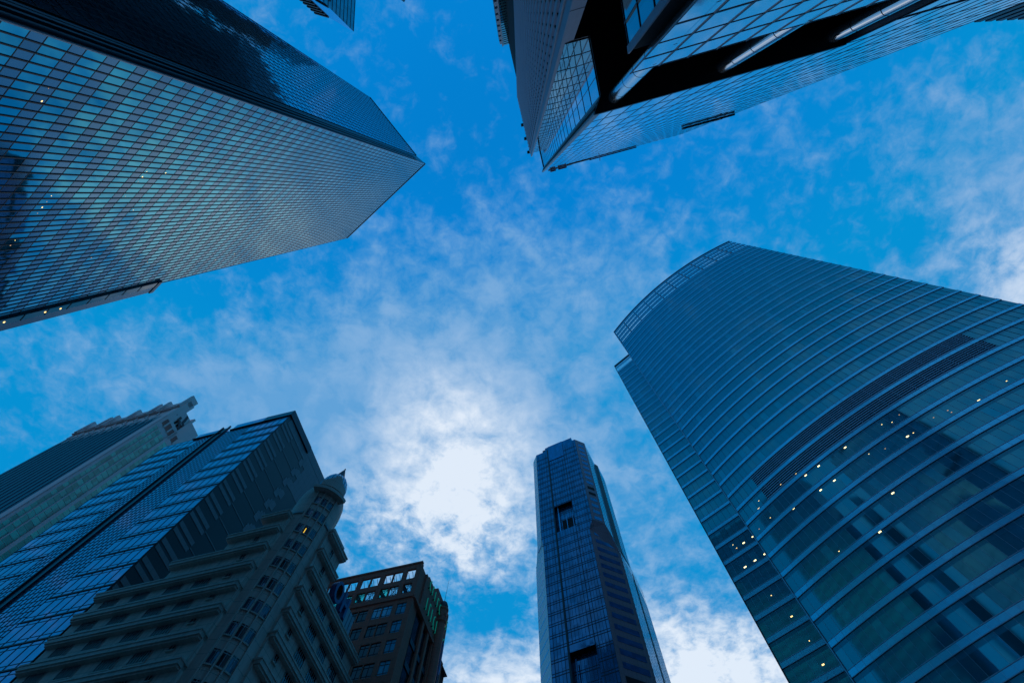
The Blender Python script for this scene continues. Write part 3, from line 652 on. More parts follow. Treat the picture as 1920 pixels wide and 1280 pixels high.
# ------------------------------------------------------------------ domed hotel, lower left
GH = Vector((-34.05, 50.49))
def hotel():
    FL = 3.43
    Lf, Rf = Vector((-35.27, 45.54)), Vector((-29.17, 49.67))
    u, v = rd(165), rd(75)
    Ld, Rd_ = Lf + v * 1.75, Rf + u * 1.85
    t = thing('hotel', 'grey hotel with a ribbed dome on its round corner and stepped balcony slabs', 'hotel', GH)
    s = MB()
    LW, RW = 23.4, 17.6
    lw = Fr(Lf + v * .8, ang=165); rw = Fr(Rf + u * .8, ang=75, out=(1, -.2))
    corner = Lf + v * 1.0
    # wings: pale wall 0.8 m behind the slab edges
    pl = [Lf + v * .8, Lf + v * .8 + u * LW, Lf + v * 16 + u * LW, Lf + v * 16, Lf + v * 2]
    s.prism([tuple(q) for q in pl], GR, 50.6, 'h_wall')
    pl2 = [Lf + v * .8, Lf + v * .8 + u * 14.6, Lf + v * 14 + u * 14.6, Lf + v * 14]
    s.prism([tuple(q) for q in pl2], 50.6, 54.2, 'h_wall')
    pl2 = [Lf + v * .8, Lf + v * .8 + u * 8, Lf + v * 10 + u * 8, Lf + v * 10]
    s.prism([tuple(q) for q in pl2], 54.2, 57.6, 'h_wall')
    pr = [Rf + u * .8, Rf + u * .8 + v * RW, Rf + u * 14 + v * RW, Rf + u * 14]
    s.prism([tuple(q) for q in pr], GR, 54.0, 'h_wall')
    pr = [Rf + u * .8, Rf + u * .8 + v * 5.4, Rf + u * 10 + v * 5.4, Rf + u * 10]
    s.prism([tuple(q) for q in pr], 54.0, 61.2, 'h_wall')
    s.build('wing_walls', t)
    lf = Fr(Lf, ang=165); rf = Fr(Rf, ang=75, out=(1, -.2))
    def slab(f, s0, s1, top, dback, lip=True):
        q = MB(); q.box(f, s0, s1, top - .62, top, -dback, 0, 'h_slab')
        q.box(f, s0 - .08, s1 + .08, top - .12, top + .10, -dback, .09, 'h_slab')
        q.box(f, s0 + .12, s1 - .1, top - .85, top - .621, -dback, -.18, 'h_slab')
        return q.build('balcony_slab', t)
    k = 0
    for i in range(16):
        z = 50.1 - FL * i
        if z < 0: break
        slab(lf, 0, LW, z, 1.7); slab(rf, 0, 18.1, z + 3.35, 1.8)
    slab(lf, 0, 14.8, 53.6, 1.7); slab(lf, 0, 8.2, 57.1, 1.7); slab(lf, 0, 4.6, 60.4, 2.2)
    slab(rf, 0, 5.6, 57.05, 1.8); slab(rf, .1, 5.7, 60.9, 2.6)
    s = MB(); s.box(rf, .6, 4.6, 61.0, 62.2, -2.4, -.5, 'h_wall'); s.build('roof_parapet', t)
    s = MB(); s.prism([tuple(q) for q in (Lf + v * .85 + u * .1, Lf + v * .85 + u * 4, Lf + v * 6 + u * 4, Lf + v * 6)], 57.6, 60.6, 'h_wall'); s.build('roof_parapet', t)
    # wing windows (opening, glass, bars)
    def window(f, x0, x1, z0, z1, lit=None, panes=4):
        q = MB(); q.box(f, x0, x1, z0, z1, .0, .02, 'h_open'); w = q.build('window', t)
        q = MB(); dx = (x1 - x0) / panes
        for i in range(panes + 1): q.box(f, x0 + i * dx - .035, x0 + i * dx + .035, z0, z1, .02, .10, 'h_frame')
        q.box(f, x0 - .1, x1 + .1, z0 - .14, z0 - .0, .0, .22, 'h_slab'); q.build('window_frame', w)
        if lit: q = MB(); q.quad(f, x0 + .02, x1 - .02, z0 + .02, z0 + (z1 - z0) * .55, .03, lit); q.build('glass_pane', w)
    cnt = 0
    for i in range(14):
        z = 51.35 + .15 - FL * i                     # window sill of right wing storey
        if z < 3: break
        window(rw, 2.35, 3.1, z + .1, z + 1.55, None, 2)
        for x in (5.4, 9.1, 12.8):
            window(rw, x, x + 2.1, z - .75, z + 1.4, 'h_glass', 5)
        window(lw, 2.9, 3.65, z - 3.0 + .1, z - 3.0 + 1.6, None, 2)
        for x in (5.8, 9.9, 14.9, 19.4):
            window(lw, x, x + 2.3, z - 3.8, z - 3.05 + 1.4, None, 6)
    for z in (54.9, 58.4):
        window(rw, 2.4, 3.1, z, z + 1.3, None, 2)
        window(lw, 2.9, 3.6, z - 3.3, z - 1.9, None, 2)
    # round corner
    r = 3.72; cx, cy = GH
    s = MB(); s.lathe(cx, cy, [(r, GR), (r, 66.6), (r + .0, 66.6)], 'h_wall', 48)
    s.lathe(cx, cy, [(r, 66.6), (r - .15, 68.2), (r - .5, 69.4), (r - .9, 70.0), (2.0, 70.05), (0, 70.1)], 'h_wall', 48); s.build('round_corner_wall', t, True)
    a0 = math.degrees(math.atan2(-cy, -cx)) + 0      # towards the camera
    def arcbox(mb, aa, ab, z0, z1, r0, r1, m_, seg=6):
        for i in range(seg):
            p, q = R(aa + (ab - aa) * i / seg), R(aa + (ab - aa) * (i + 1) / seg)
            P = lambda a, rr, z: (cx + rr * math.cos(a), cy + rr * math.sin(a), z + EYE)
            mb.face([P(p, r1, z0), P(q, r1, z0), P(q, r1, z1), P(p, r1, z1)], [(i, z0), (i + 1, z0), (i + 1, z1), (i, z1)], m_)
            mb.face([P(p, r0, z0), P(q, r0, z0), P(q, r1, z0), P(p, r1, z0)], [(i, 0), (i + 1, 0), (i + 1, 1), (i, 1)], m_)
            mb.face([P(p, r0, z1), P(q, r0, z1), P(q, r1, z1), P(p, r1, z1)], [(i, 0), (i + 1, 0), (i + 1, 1), (i, 1)], m_)
            if i == 0: mb.face([P(p, r0, z0), P(p, r1, z0), P(p, r1, z1), P(p, r0, z1)], [(0, z0), (1, z0), (1, z1), (0, z1)], m_)
            if i == seg - 1: mb.face([P(q, r0, z0), P(q, r1, z0), P(q, r1, z1), P(q, r0, z1)], [(0, z0), (1, z0), (1, z1), (0, z1)], m_)
    half = 25.5; w3 = 2 * half / 3
    for i in range(4):                               # vertical ribs between the three windows
        a = a0 - half + i * w3
        s = MB(); arcbox(s, a - 1.3, a + 1.3, GR, 67.2 if 0 < i < 3 else 66.8, r - .1, r + .26, 'h_wall', 1); s.build('pilaster', t)
    heads = [65.7 - .1, 62.5, 59.0] + [55.65 - FL * i for i in range(15)]
    for n_, hd in enumerate(heads):
        if hd < 4: break
        z0, z1 = hd - 1.75, hd
        for c in range(3):
            aa = a0 - half + c * w3 + 2.2; ab = aa + w3 - 4.4
            opn = (c == 1 and n_ != 1)
            s = MB(); arcbox(s, aa, ab, z0, z1, r - .05, r + .012, 'h_open', 4); w = s.build('window', t)
            s = MB(); arcbox(s, aa + .3, ab - .3, z0 + .03, z1 - .28, r - .02, r + .03 , 'h_open' if opn and n_ % 3 else 'h_glass', 3); s.build('glass_pane', w)
            s = MB(); arcbox(s, (aa + ab) / 2 - .35, (aa + ab) / 2 + .35, z0, z1, r, r + .07, 'pale', 1); arcbox(s, aa, ab, z0 - .2, z0 - .02, r, r + .18, 'h_slab', 4)
            arcbox(s, aa, ab, z1 - .3, z1 - .22, r, r + .06, 'h_frame', 4); s.build('window_frame', w)
            if n_ == 2 and c == 1:
                s = MB(); arcbox(s, aa + 3.0, aa + 4.6, z0 + .15, z1 - .6, r + .02, r + .045, 'yroom', 1); s.build('lit_opening', w)
    # brow over the top windows, side cornices, crest, ribbed dome, finial
    s = MB(); arcbox(s, a0 - 37, a0 + 37, 66.6, 67.25, r - .1, r + 1.15, 'h_slab', 14); s.build('curved_canopy', t)
    for sg in (-1, 1):
        s = MB(); arcbox(s, a0 + sg * 30, a0 + sg * 78, 61.1, 61.5, r - .05, r + .22, 'h_frame', 10); s.build('cornice', t)
    s = MB()
    prof = [(-34, .3), (-30, 1.0), (-25, .7), (-21, 1.3), (-14, 1.5), (-10, 2.2), (-5, 2.6), (0, 2.75), (5, 2.6), (10, 2.2), (14, 1.5), (21, 1.3), (25, .7), (30, 1.0), (34, .3)]
    for (p, hp), (q, hq) in zip(prof, prof[1:]):
        arcbox(s, a0 + p, a0 + q, 68.8, 69.4 + (hp + hq) / 2, r - .35, r + .1, 'h_wall', 1)
    s.build('roof_crest', t)
    s = MB(); dp = [(2.35, 69.9), (2.5, 71.3), (2.45, 72.8), (2.15, 74.2), (1.65, 75.3), (1.05, 76.0), (.5, 76.4)]
    s.lathe(cx, cy, dp, 'h_roof', 88, rib=lambda i: 1.0 if i % 4 < 2 else .94, m2='c_line'); s.build('dome', t)
    for ang, rr in ((150, 2.4),):
        s = MB(); x, y = cx + rr * math.cos(R(a0 + ang)), cy + rr * math.sin(R(a0 + ang))
        s.lathe(x, y, [(1.1, 69.6), (1.1, 70.8), (.85, 71.8), (.4, 72.4), (0, 72.6)], 'h_roof', 40, rib=lambda i: 1.0 if i % 4 < 2 else .93, m2='c_line'); s.build('small_dome', t)
    s = MB(); s.lathe(cx, cy, [(.8, 75.9), (.95, 76.3), (.8, 76.7), (.3, 78.4), (.1, 79.0), (.16, 79.2), (0, 79.5)], 'maroon', 10); s.build('finial', t)
    # roof furniture on the left wing
    s = MB(); s.lathe((Lf + v * 4 + u * 20).x, (Lf + v * 4 + u * 20).y, [(2.6, 50.6), (2.8, 52), (2.2, 53.0), (0, 53.3)], 'black', 18); s.build('roof_tank', t)
    # rooftop sign and box on the right wing
    sg = thing('rooftop_sign', 'dark blue block letters standing on the edge of the hotel roof', 'sign', rf.p(8, 0, 0))
    def ring(f, s0, s1, z0, z1, wd, d0, d1, nm):
        q = MB(); N_ = 22; cxs, czs = (s0 + s1) / 2, (z0 + z1) / 2; ra, rb = (s1 - s0) / 2, (z1 - z0) / 2
        for i in range(N_):
            a, b_ = 2 * math.pi * i / N_, 2 * math.pi * (i + 1) / N_
            o = [(cxs + ra * math.cos(x), czs + rb * math.sin(x)) for x in (a, b_)]; ii = [(cxs + (ra - wd) * math.cos(x), czs + (rb - wd) * math.sin(x)) for x in (a, b_)]
            q.face([f.p(*o[0], d1), f.p(*o[1], d1), f.p(*ii[1], d1), f.p(*ii[0], d1)], [(0, 0)] * 4, 'letter')
            q.face([f.p(*o[0], d0), f.p(*o[1], d0), f.p(*o[1], d1), f.p(*o[0], d1)], [(0, 0)] * 4, 'letter')
            q.face([f.p(*ii[0], d0), f.p(*ii[1], d0), f.p(*ii[1], d1), f.p(*ii[0], d1)], [(0, 0)] * 4, 'letside')
        return q.build(nm, sg)
    ring(rf, 6.1, 8.5, 54.1, 57.6, .5, -.9, .1, 'letter')
    q = MB(); q.box(rf, 8.9, 9.4, 54.1, 57.5, -.9, .1, 'letter'); q.box(rf, 10.2, 10.7, 54.1, 57.5, -.9, .1, 'letter'); q.box(rf, 9.4, 10.2, 55.6, 56.1, -.9, .1, 'letter'); q.build('letter', sg)
    q = MB(); q.box(rf, 6.0, 10.9, 53.65, 53.9, -.8, -.6, 'letside'); q.build('sign_rail', sg)
    s = MB(); s.box(rf, 11.2, 13.6, 53.6, 56.8, -6, -.3, 'pale')
    for x in (12.0, 12.8): s.box(rf, x, x + .06, 53.7, 56.7, -.31, -.26, 'c_line')
    s.box(rf, 11.15, 11.2, 53.7, 57.0, -5.9, -.4, 'black'); s.build('roof_plant_box', t)
hotel()

# ------------------------------------------------------------------ brown stone office block behind the hotel
def brown():
    Pb = Vector((-19.2, 68.3)); HT = 74.8
    t = thing('office_block', 'brown stone block with an open row of window holes under its roof', 'building', Pb)
    fB = Fr(Pb, ang=165); fS = Fr(Pb, ang=76, out=(1, 0)); u, v = rd(165), rd(76)
    s = MB(); W = 30; LB = 15.6
    # body below the open storeys
    body = [Pb - fB.n * .25 - fS.n * .35, Pb - fB.n * .25 + u * W, Pb + v * 20 + u * W, Pb + v * 20 - fS.n * .35]
    s.prism([tuple(q) for q in body], GR, 66.6, 'void')
    cols = [(.95, 2.75), (3.6, 5.45), (5.6, 7.3), (8.25, 10.1), (10.25, 12.1), (12.9, 14.7), (14.85, 16.6), (17.4, 19.2), (19.4, 21.2), (22, 23.8), (24, 25.8)]
    edges = [0] + [x for c in cols for x in c] + [W]
    zr = [(71.15, 73.5), (67.8, 70.0)]
    z = 65.65; 
    while z > 3: zr.append((z - 2.35, z)); z -= 3.62
    for i in range(0, len(edges), 2):                # piers
        s.box(fB, edges[i], edges[i + 1], GR, HT, -.45, 0, 'brick', i * .7)
    zz_ = sorted(zr); prev = GR
    for a, b in zz_:                                 # bands between window rows
        s.box(fB, .01, W - .01, prev, a, -.44, -.012, 'brick'); prev = b
    s.box(fB, .01, W - .01, prev, HT, -.44, -.012, 'brick')
    s.build('front_wall', t)
    s = MB(); s.box(fB, -.1, W, 66.55, 66.9, -.1, .22, 'brick'); s.box(fB, -.1, W, HT - .15, HT + .25, -.5, .12, 'brick'); s.build('cornice', t)
    for r_, (a, b) in enumerate(zr):
        for c, (x0, x1) in enumerate(cols):
            if r_ == 0:
                q = MB()
                for i in range(3): q.tube(fB.p(x0 + .2 + i * .8, b, -.6), fB.p(x0 + .05 + i * .8, a - .4, -3.6), .05, 'c_line', 5)
                q.build('brace', t); continue
            q = MB(); blue = (c == 0) or (r_ == 2 and c in (1, 2)) or (r_ == 1 and c not in (4,))  # blue panes carry the painted sky reflection
            if r_ == 1:
                q.quad(fB, x0, x1, a, b, -.35, 'e_teal' if c in (2, 4, 5, 6) else 'b_top'); w = q.build('window', t)
                q = MB(); q.box(fB, x0, x1, b - .4, b - .3, -.35, -.28, 'c_line'); q.box(fB, x0, x1, a + .4, a + .5, -.35, -.28, 'c_line')
                q.tube(fB.p(x0, a, -.3), fB.p(x1, b, -.3), .045, 'c_line', 5); q.tube(fB.p(x0, b, -.3), fB.p(x1, a, -.3), .045, 'c_line', 5)
                q.box(fB, (x0 + x1) / 2 - .04, (x0 + x1) / 2 + .04, a, b, -.33, -.28, 'c_line'); q.build('window_frame', w); continue
            q.quad(fB, x0, x1, a, b, -.19, 'e_glass' if blue else 'e_dark'); w = q.build('window', t)
            q = MB(); q.box(fB, (x0 + x1) / 2 - .035, (x0 + x1) / 2 + .035, a, b, -.19, -.13, 'c_line'); q.box(fB, x0, x1, b - .62, b - .55, -.19, -.14, 'c_line'); q.box(fB, x0, x1, a + .35, a + .41, -.19, -.14, 'c_line'); q.build('window_frame', w)
    # side wall (towards the right): stone piers, dark glass strips
    s = MB(); s.box(fS, .0, .9, GR, HT, -.44, .0, 'brick'); s.box(fS, .9, 3.0, GR, HT, -.44, -.25, 'brick')
    s.box(fS, 3.0, 16.5, 66.4, HT, -.6, .12, 'brick')
    for x in (5.5, 8.2, 10.9, 13.6, 16.2): s.box(fS, x, x + .7, GR, 66.4, -.4, .25, 'brick')
    s.box(fS, -.1, 17, 66.3, 66.9, -.3, .4, 'brick'); s.build('side_wall', t)
    s = MB(); s.quad(fS, 3.0, 17, GR, 66.3, -.2, 'e_dark')
    for z in range(0, 64, 4): s.box(fS, 3.0, 17, z, z + .9, -.19, -.05, 'c_line')
    s.build('side_glazing', t)
    # stepped parapet on the side
    s = MB(); s.box(fS, 4.2, 16.4, HT, 75.3, -4, .12, 'brick'); s.box(fS, 9, 16.4, 75.3, 77.2, -4, .1, 'brick'); s.build('stepped_parapet', t)
    # back wall and roof beams so the open storeys read as a frame
    s = MB(); s.box(fB, 0, W, 66.6, 66.75, -20, -.45, 'navy')
    for x in (3.1, 7.7, 12.5): s.box(fB, x, x + .4, 70.3, 71.0, -5, -.4, 'c_line')
    s.build('roof_frame', t)
    # corner turret
    tc = Vector((-15.75, 80.1))
    s = MB(); s.lathe(tc.x, tc.y, [(.95, GR), (.95, 71.2), (1.2, 71.6), (1.2, 72.4), (1.0, 72.4), (1.0, 74.2), (1.15, 74.4), (1.15, 74.8)], 'brick', 24)
    s.lathe(tc.x, tc.y, [(1.0, 74.8), (.95, 75.6), (.7, 76.3), (.35, 76.7), (0, 76.8)], 'maroon', 24); s.build('turret', t)
    s = MB()
    for i in range(8):
        a = R(i * 45); s.lathe(tc.x + 1.2 * math.cos(a), tc.y + 1.2 * math.sin(a), [(.16, 72.4), (.16, 73.2), (0, 73.4)], 'brick', 6)
    s.build('battlement', t)
    s = MB(); s.tube((tc.x, tc.y, 76.7 + EYE), (tc.x + .1, tc.y, 82.5 + EYE), .05, 'c_line', 6, .02); s.build('antenna', t)
    fg = Fr(tc + v * 1.0 + fS.n * .5, ang=76, out=(1, 0))
    s = MB(); s.box(fg, 0, 1.6, GR, 69, -2, -.1, 'g_strip')
    for x in (.5,): s.box(fg, x, x + .3, GR, 69, 0, .1, 'navy')
    s.build('side_glass_wing', t)
    sg = thing('neon_sign', 'two rows of thin green neon strokes on the brown block side wall', 'sign', fS.p(8, 0, 0))
    for row, (zb, hh, x0, nn_, dx) in enumerate(((72.6, 2.1, 4.4, 8, 1.5), (68.0, 2.6, 4.6, 8, 1.45))):
        for i in range(nn_):
            q = MB(); x = x0 + i * dx
            if (i + row) % 4 == 0:
                for k in range(7):
                    a, b_ = math.pi * (.5 + k / 6.5), math.pi * (.5 + (k + 1) / 6.5)
                    q.tube(fS.p(x + .6 + .55 * math.cos(a), zb + hh / 2 + hh / 2 * math.sin(a), .5), fS.p(x + .6 + .55 * math.cos(b_), zb + hh / 2 + hh / 2 * math.sin(b_), .5), .09, 'neon', 5)
            else:
                q.tube(fS.p(x + .2, zb, .5), fS.p(x + .2, zb + hh, .5), .09, 'neon', 5)
                if i % 2: q.tube(fS.p(x + .2, zb + hh, .5), fS.p(x + .85, zb + hh, .5), .07, 'neon', 5)
            q.box(fS, x + .1, x + .3, zb + .2, zb + .4, .12, .5, 'letside'); q.build('letter', sg)
brown()

# ------------------------------------------------------------------ blue mirror tower raised over a deep soffit, top
def tower_top():
    S = Vector((6.82, -7.32)); t14 = rd(-14); bk = rd(256)
    Q = Vector((7.29, -8.78)); Rr = Vector((6.09, -13.47)); W_ = Vector((3.96, -13.0)); V_ = Vector((3.60, -12.9))
    HS, HT, HR = 48.0, 157.5, 172.5
    t = thing('office_tower', 'bright blue mirror tower raised on round steel columns above a black soffit', 'tower', S)
    f1 = Fr(S, ang=-14, out=(0, 1)); f2 = Fr(Q, Rr, out=(-1, 0)); f3 = Fr(Rr, W_, out=(0, 1)); fp = Fr(S, Q, out=(-1, 0))
    f4 = Fr(V_, ang=256, out=(-1, 0)); LE = 43.6
    E_ = S + t14 * LE
    s = MB(); body = [S, Q, Rr, W_, W_ + bk * 30, E_ + bk * 30, E_]
    ins = [S - f1.n * .2, Q - f1.n * .1 + t14 * .2, Rr + t14 * .2 - f1.n * .2, W_ - f1.n * .2, W_ + bk * 30, E_ + bk * 30, E_ - f1.n * .2]
    s.prism([tuple(q) for q in ins], HS, HT, 'void'); s.build('tower_core', t)
    # upper face in storeys of tall mirror panes
    z = HS; RH = 6.2
    rows = []
    while z < HT: rows.append((z, min(z + RH, HT))); z += RH
    for a, b in rows:
        s = MB(); s.quad(f1, 0, LE, a, b, .06, 't_glass'); s.box(f1, 0, LE, a - .08, a + .08, .04, .08, 'c_line'); s.build('glass_storey', t)
    # the part of the face past the soffit carries on down to the street
    z = HS - RH
    while z > GR:
        s = MB(); s.quad(f1, 22.5, LE, max(z, GR), z + RH, .06, 't_glass'); s.box(f1, 22.5, LE, z - .07, z + .07, .04, .13, 'c_line'); s.build('glass_storey', t); z -= RH
    for i in range(24):
        x = i * 1.88 + .1
        if x > LE: break
        s = MB(); s.box(f1, x - .045, x + .045, HS if x < 22.4 else GR, HT, .05, .085, 'c_line'); s.build('mullion', t)
    s = MB(); s.box(f1, 22.4, LE, GR, HS, -10, .0, 'navy'); s.build('return_wall', t)
    # corner pilaster
    s = MB(); l = (Q - S).length
    s.quad(fp, 0, l, HS, HT + .6, .03, 'pale'); s.box(fp, l * .50, l * .66, HS, HT, .03, .06, 'black'); s.box(f1, -.05, .55, HS, HT + .6, .0, .17, 'pale'); s.build('corner_pilaster', t)
    # inner corner bay
    for j, (a, b) in enumerate([(HS + i * 4.9, min(HS + (i + 1) * 4.9, HT)) for i in range(24)]):
        if a >= HT: break
        s = MB(); s.quad(f2, 0, f2.L, a, b, .04, 't_glass'); s.box(f2, 0, f2.L, a - .05, a + .05, .03, .08, 'c_line')
        s.quad(f3, 0, f3.L, a, b, .04, 't_teal'); s.box(f3, 0, f3.L, a - .05, a + .05, .03, .08, 'c_line')
        for i in range(1, 3): s.box(f2, f2.L * i / 3 - .03, f2.L * i / 3 + .03, a, b, .03, .06, 'c_line')
        s.box(f3, f3.L / 2 - .03, f3.L / 2 + .03, a, b, .03, .08, 'c_line'); s.box(f2, f2.L - .06, f2.L + .02, a, b, .0, .1, 'c_line'); s.build('bay_glass_row', t)
    s = MB(); s.box(f2, -.1, f2.L, HT - 1.0, HT + .5, .0, .22, 'black'); s.build('bay_parapet', t)
    # pale pier beside the bay
    s = MB(); fv = Fr(V_, W_, out=(0, 1))
    s.prism([tuple(q) for q in (V_, V_ + t14 * .44, V_ + t14 * .44 + bk * 1.0, V_ + bk * 1.0)], HS - .2, HR, 't_fin')
    s.prism([tuple(q) for q in (V_, V_ + t14 * 1.15, V_ + t14 * 1.15 + bk * .9, V_ + bk * .9)], GR, HS - .2, 't_fin')
    for z in range(4, 46, 6): s.box(Fr(V_, ang=-14, out=(0, 1)), 0, 1.15, z, z + .05, .0, .02, 'black')
    s.build('pier', t)
    # finned wing running away on the left
    LF = 19.2
    s = MB(); wi = [V_ + bk * 1.0 + t14 * .15, V_ + bk * LF + t14 * .15, V_ + bk * LF + t14 * 20, V_ + bk * 2 + t14 * 20]
    wi = [V_ + bk * .9 + t14 * .12, V_ + bk * LF + t14 * .12, V_ + bk * LF + t14 * 7, V_ + bk * .9 + t14 * 1.0]
    s.prism([tuple(q) for q in wi], GR, HR, 't_slot', 'navy'); s.build('wing_body', t)
    k = 0; x = 1.0
    while x < LF - .3:
        s = MB(); s.box(f4, x, x + .40, GR, HR + .3, -.1, .16, 't_fin'); s.build('vertical_fin', t)
        s = MB(); s.quad(f4, x + .40, x + 1.04, GR, HR, -.06, 'g_strip')
        for q in range(0, 56):
            hh = q * 3.1
            if hh > HR - 1: break
            s.box(f4, x + .40, x + 1.04, hh, hh + .3, -.08, .0, 'black')
        s.build('slot_window', t)
        x += 1.04; k += 1
    for i, x in enumerate((1.2, 5.6, 10.0)):
        s = MB(); s.box(f4, x, x + .9, HR - .1, HR + 1.0, .1, .9, 'black'); s.tube(f4.p(x + .4, HR + .6, .5), f4.p(x + .4, HR + 2.0, .9), .1, 'black', 6); s.build('roof_floodlight', t)
    # soffit
    s = MB(); so = [S, S + t14 * 22.4, S + t14 * 22.4 + bk * 34, W_ + bk * 34, W_ + bk * .2, W_, Rr, Q]
    s.prism([tuple(q) for q in so], HS - .45, HS - .02, 'soffit'); s.build('soffit', t)
    s = MB(); s.box(f1, 0, 22.4, HS - .5, HS + .12, .0, .2, 'black'); s.build('soffit_edge', t)
    s = MB(); s.prism([tuple(q) for q in (W_ + bk * 1.2, W_ + bk * 34, W_ + bk * 34 + t14 * .4, W_ + bk * 1.2 + t14 * .4)], GR, HS - .45, 'void')
    s.prism([tuple(q) for q in (W_ + bk * 33.6, W_ + bk * 34, W_ + bk * 34 + t14 * 24, W_ + bk * 33.6 + t14 * 24)], GR, HS - .45, 'void'); s.build('back_wall', t)
    # podium glass under the soffit
    pf = Fr(S - f1.n * .27, ang=-14, out=(0, 1)); PT = 34.95; X0 = .54
    s = MB(); p0 = pf.A + t14 * .75 + bk * 1.3
    s.prism([tuple(q) for q in (p0 + t14 * .1, p0 + t14 * 2.0, pf.A + t14 * 2.7 + bk * .12, pf.A + t14 * 22.3 + bk * .12, pf.A + t14 * 22.3 + bk * 12, p0 + bk * 12)], GR, PT - .05, 'void'); s.build('podium_body', t)
    zs = [(PT, 31.75), (31.75, 28.7), (28.7, 25.8), (25.8, 22.8), (22.8, 19.7), (19.7, 16.6), (16.6, 13.5), (13.5, 10.4), (10.4, 7.2), (7.2, 4), (4, GR)]
    pl = Fr(p0, ang=256, out=(-1, 0))
    for j, (b, a) in enumerate(zs):
        s = MB(); s.quad(pf, X0, 22.4, a, b, .0, 't_glass'); w = .07 if j % 2 == 1 else .025
        s.box(pf, X0, 22.4, b - w, b + w, -.02, .03, 'c_line')
        s.quad(pl, 0, 12, a, b, .05, 't_teal'); s.box(pl, 0, 12, b - .03, b + .03, .03, .1, 'c_line'); s.build('podium_glass_row', t)
    for i in range(12):
        x = X0 + i * 1.887
        s = MB(); s.box(pf, x - .035, x + .035, GR, PT + .1, -.03, .05, 'c_line'); s.box(pf, x - .06, x - .04, GR, PT + .1, -.02, .04, 'pale'); s.build('podium_mullion', t)
    for x in (1.6, 4.2, 6.8):
        s = MB(); s.box(pl, x - .04, x + .04, GR, PT, .04, .14, 'c_line'); s.build('podium_mullion', t)
    s = MB(); s.box(pl, -.1, .35, GR, PT + .3, .0, .12, 't_fin'); s.build('podium_pilaster', t)
    # round steel columns
    for i, (x, y) in enumerate(((8.50, -8.60), (18.0, -10.95), (27.3, -13.25))):
        s = MB(); rr = .57; s.lathe(x, y, [(rr, GR), (rr, HS - .44)], 'steel', 32)
        c = s.build('column', t, True)
        for z in (12, 18, 24, 30, 34.2, 37.6, 41, 44.4):
            s = MB(); s.lathe(x, y, [(rr + .004, z), (rr + .014, z + .05), (rr + .004, z + .10)], 'c_line', 32)
            s.build('column_joint', c)
    # things on the roof edge
    s = MB(); s.box(f1, 7.6, 15.0, HT - 4.6, HT - .9, .0, .25, 'black'); s.build('plant_louvre', t)
    s = MB(); s.box(f1, 15.2, 30.0, HT + .1, HT + .5, .1, .4, 'black'); s.box(f1, 16.5, 29.8, HT + .02, HT + .1, .1, .42, 'red')
    s.tube(f1.p(18.5, HT + .3, .3), f1.p(18.5, HT + 1.5, 1.2), .1, 'black', 6); s.build('crane_track', t)
    s = MB(); s.box(f1, 2.6, 4.4, HT + .8, HT + 1.3, .3, .75, 'pale'); s.box(f1, 2.7, 4.3, HT + .6, HT + .8, .35, .7, 'red'); s.box(f1, 5.2, 7.9, HT + .9, HT + 1.4, .3, .7, 'black'); s.box(f1, 5.3, 7.8, HT + .75, HT + .9, .3, .68, 'red')
    s.box(f1, 2.0, 9.5, HT + 0, HT + .5, -.2, .3, 'pale'); s.build('window_cleaning_cradle', t)
    s = MB(); s.box(f1, 30.5, 42.0, 115.4, 116.4, .15, .55, 'black'); s.tube(f1.p(38.5, 117.5, .4), f1.p(38.7, 114.5, .5), .25, 'black', 6); s.tube(f1.p(40, 117.2, .4), f1.p(40, 114.6, .5), .15, 'black', 6); s.build('hanging_platform', t)
tower_top()

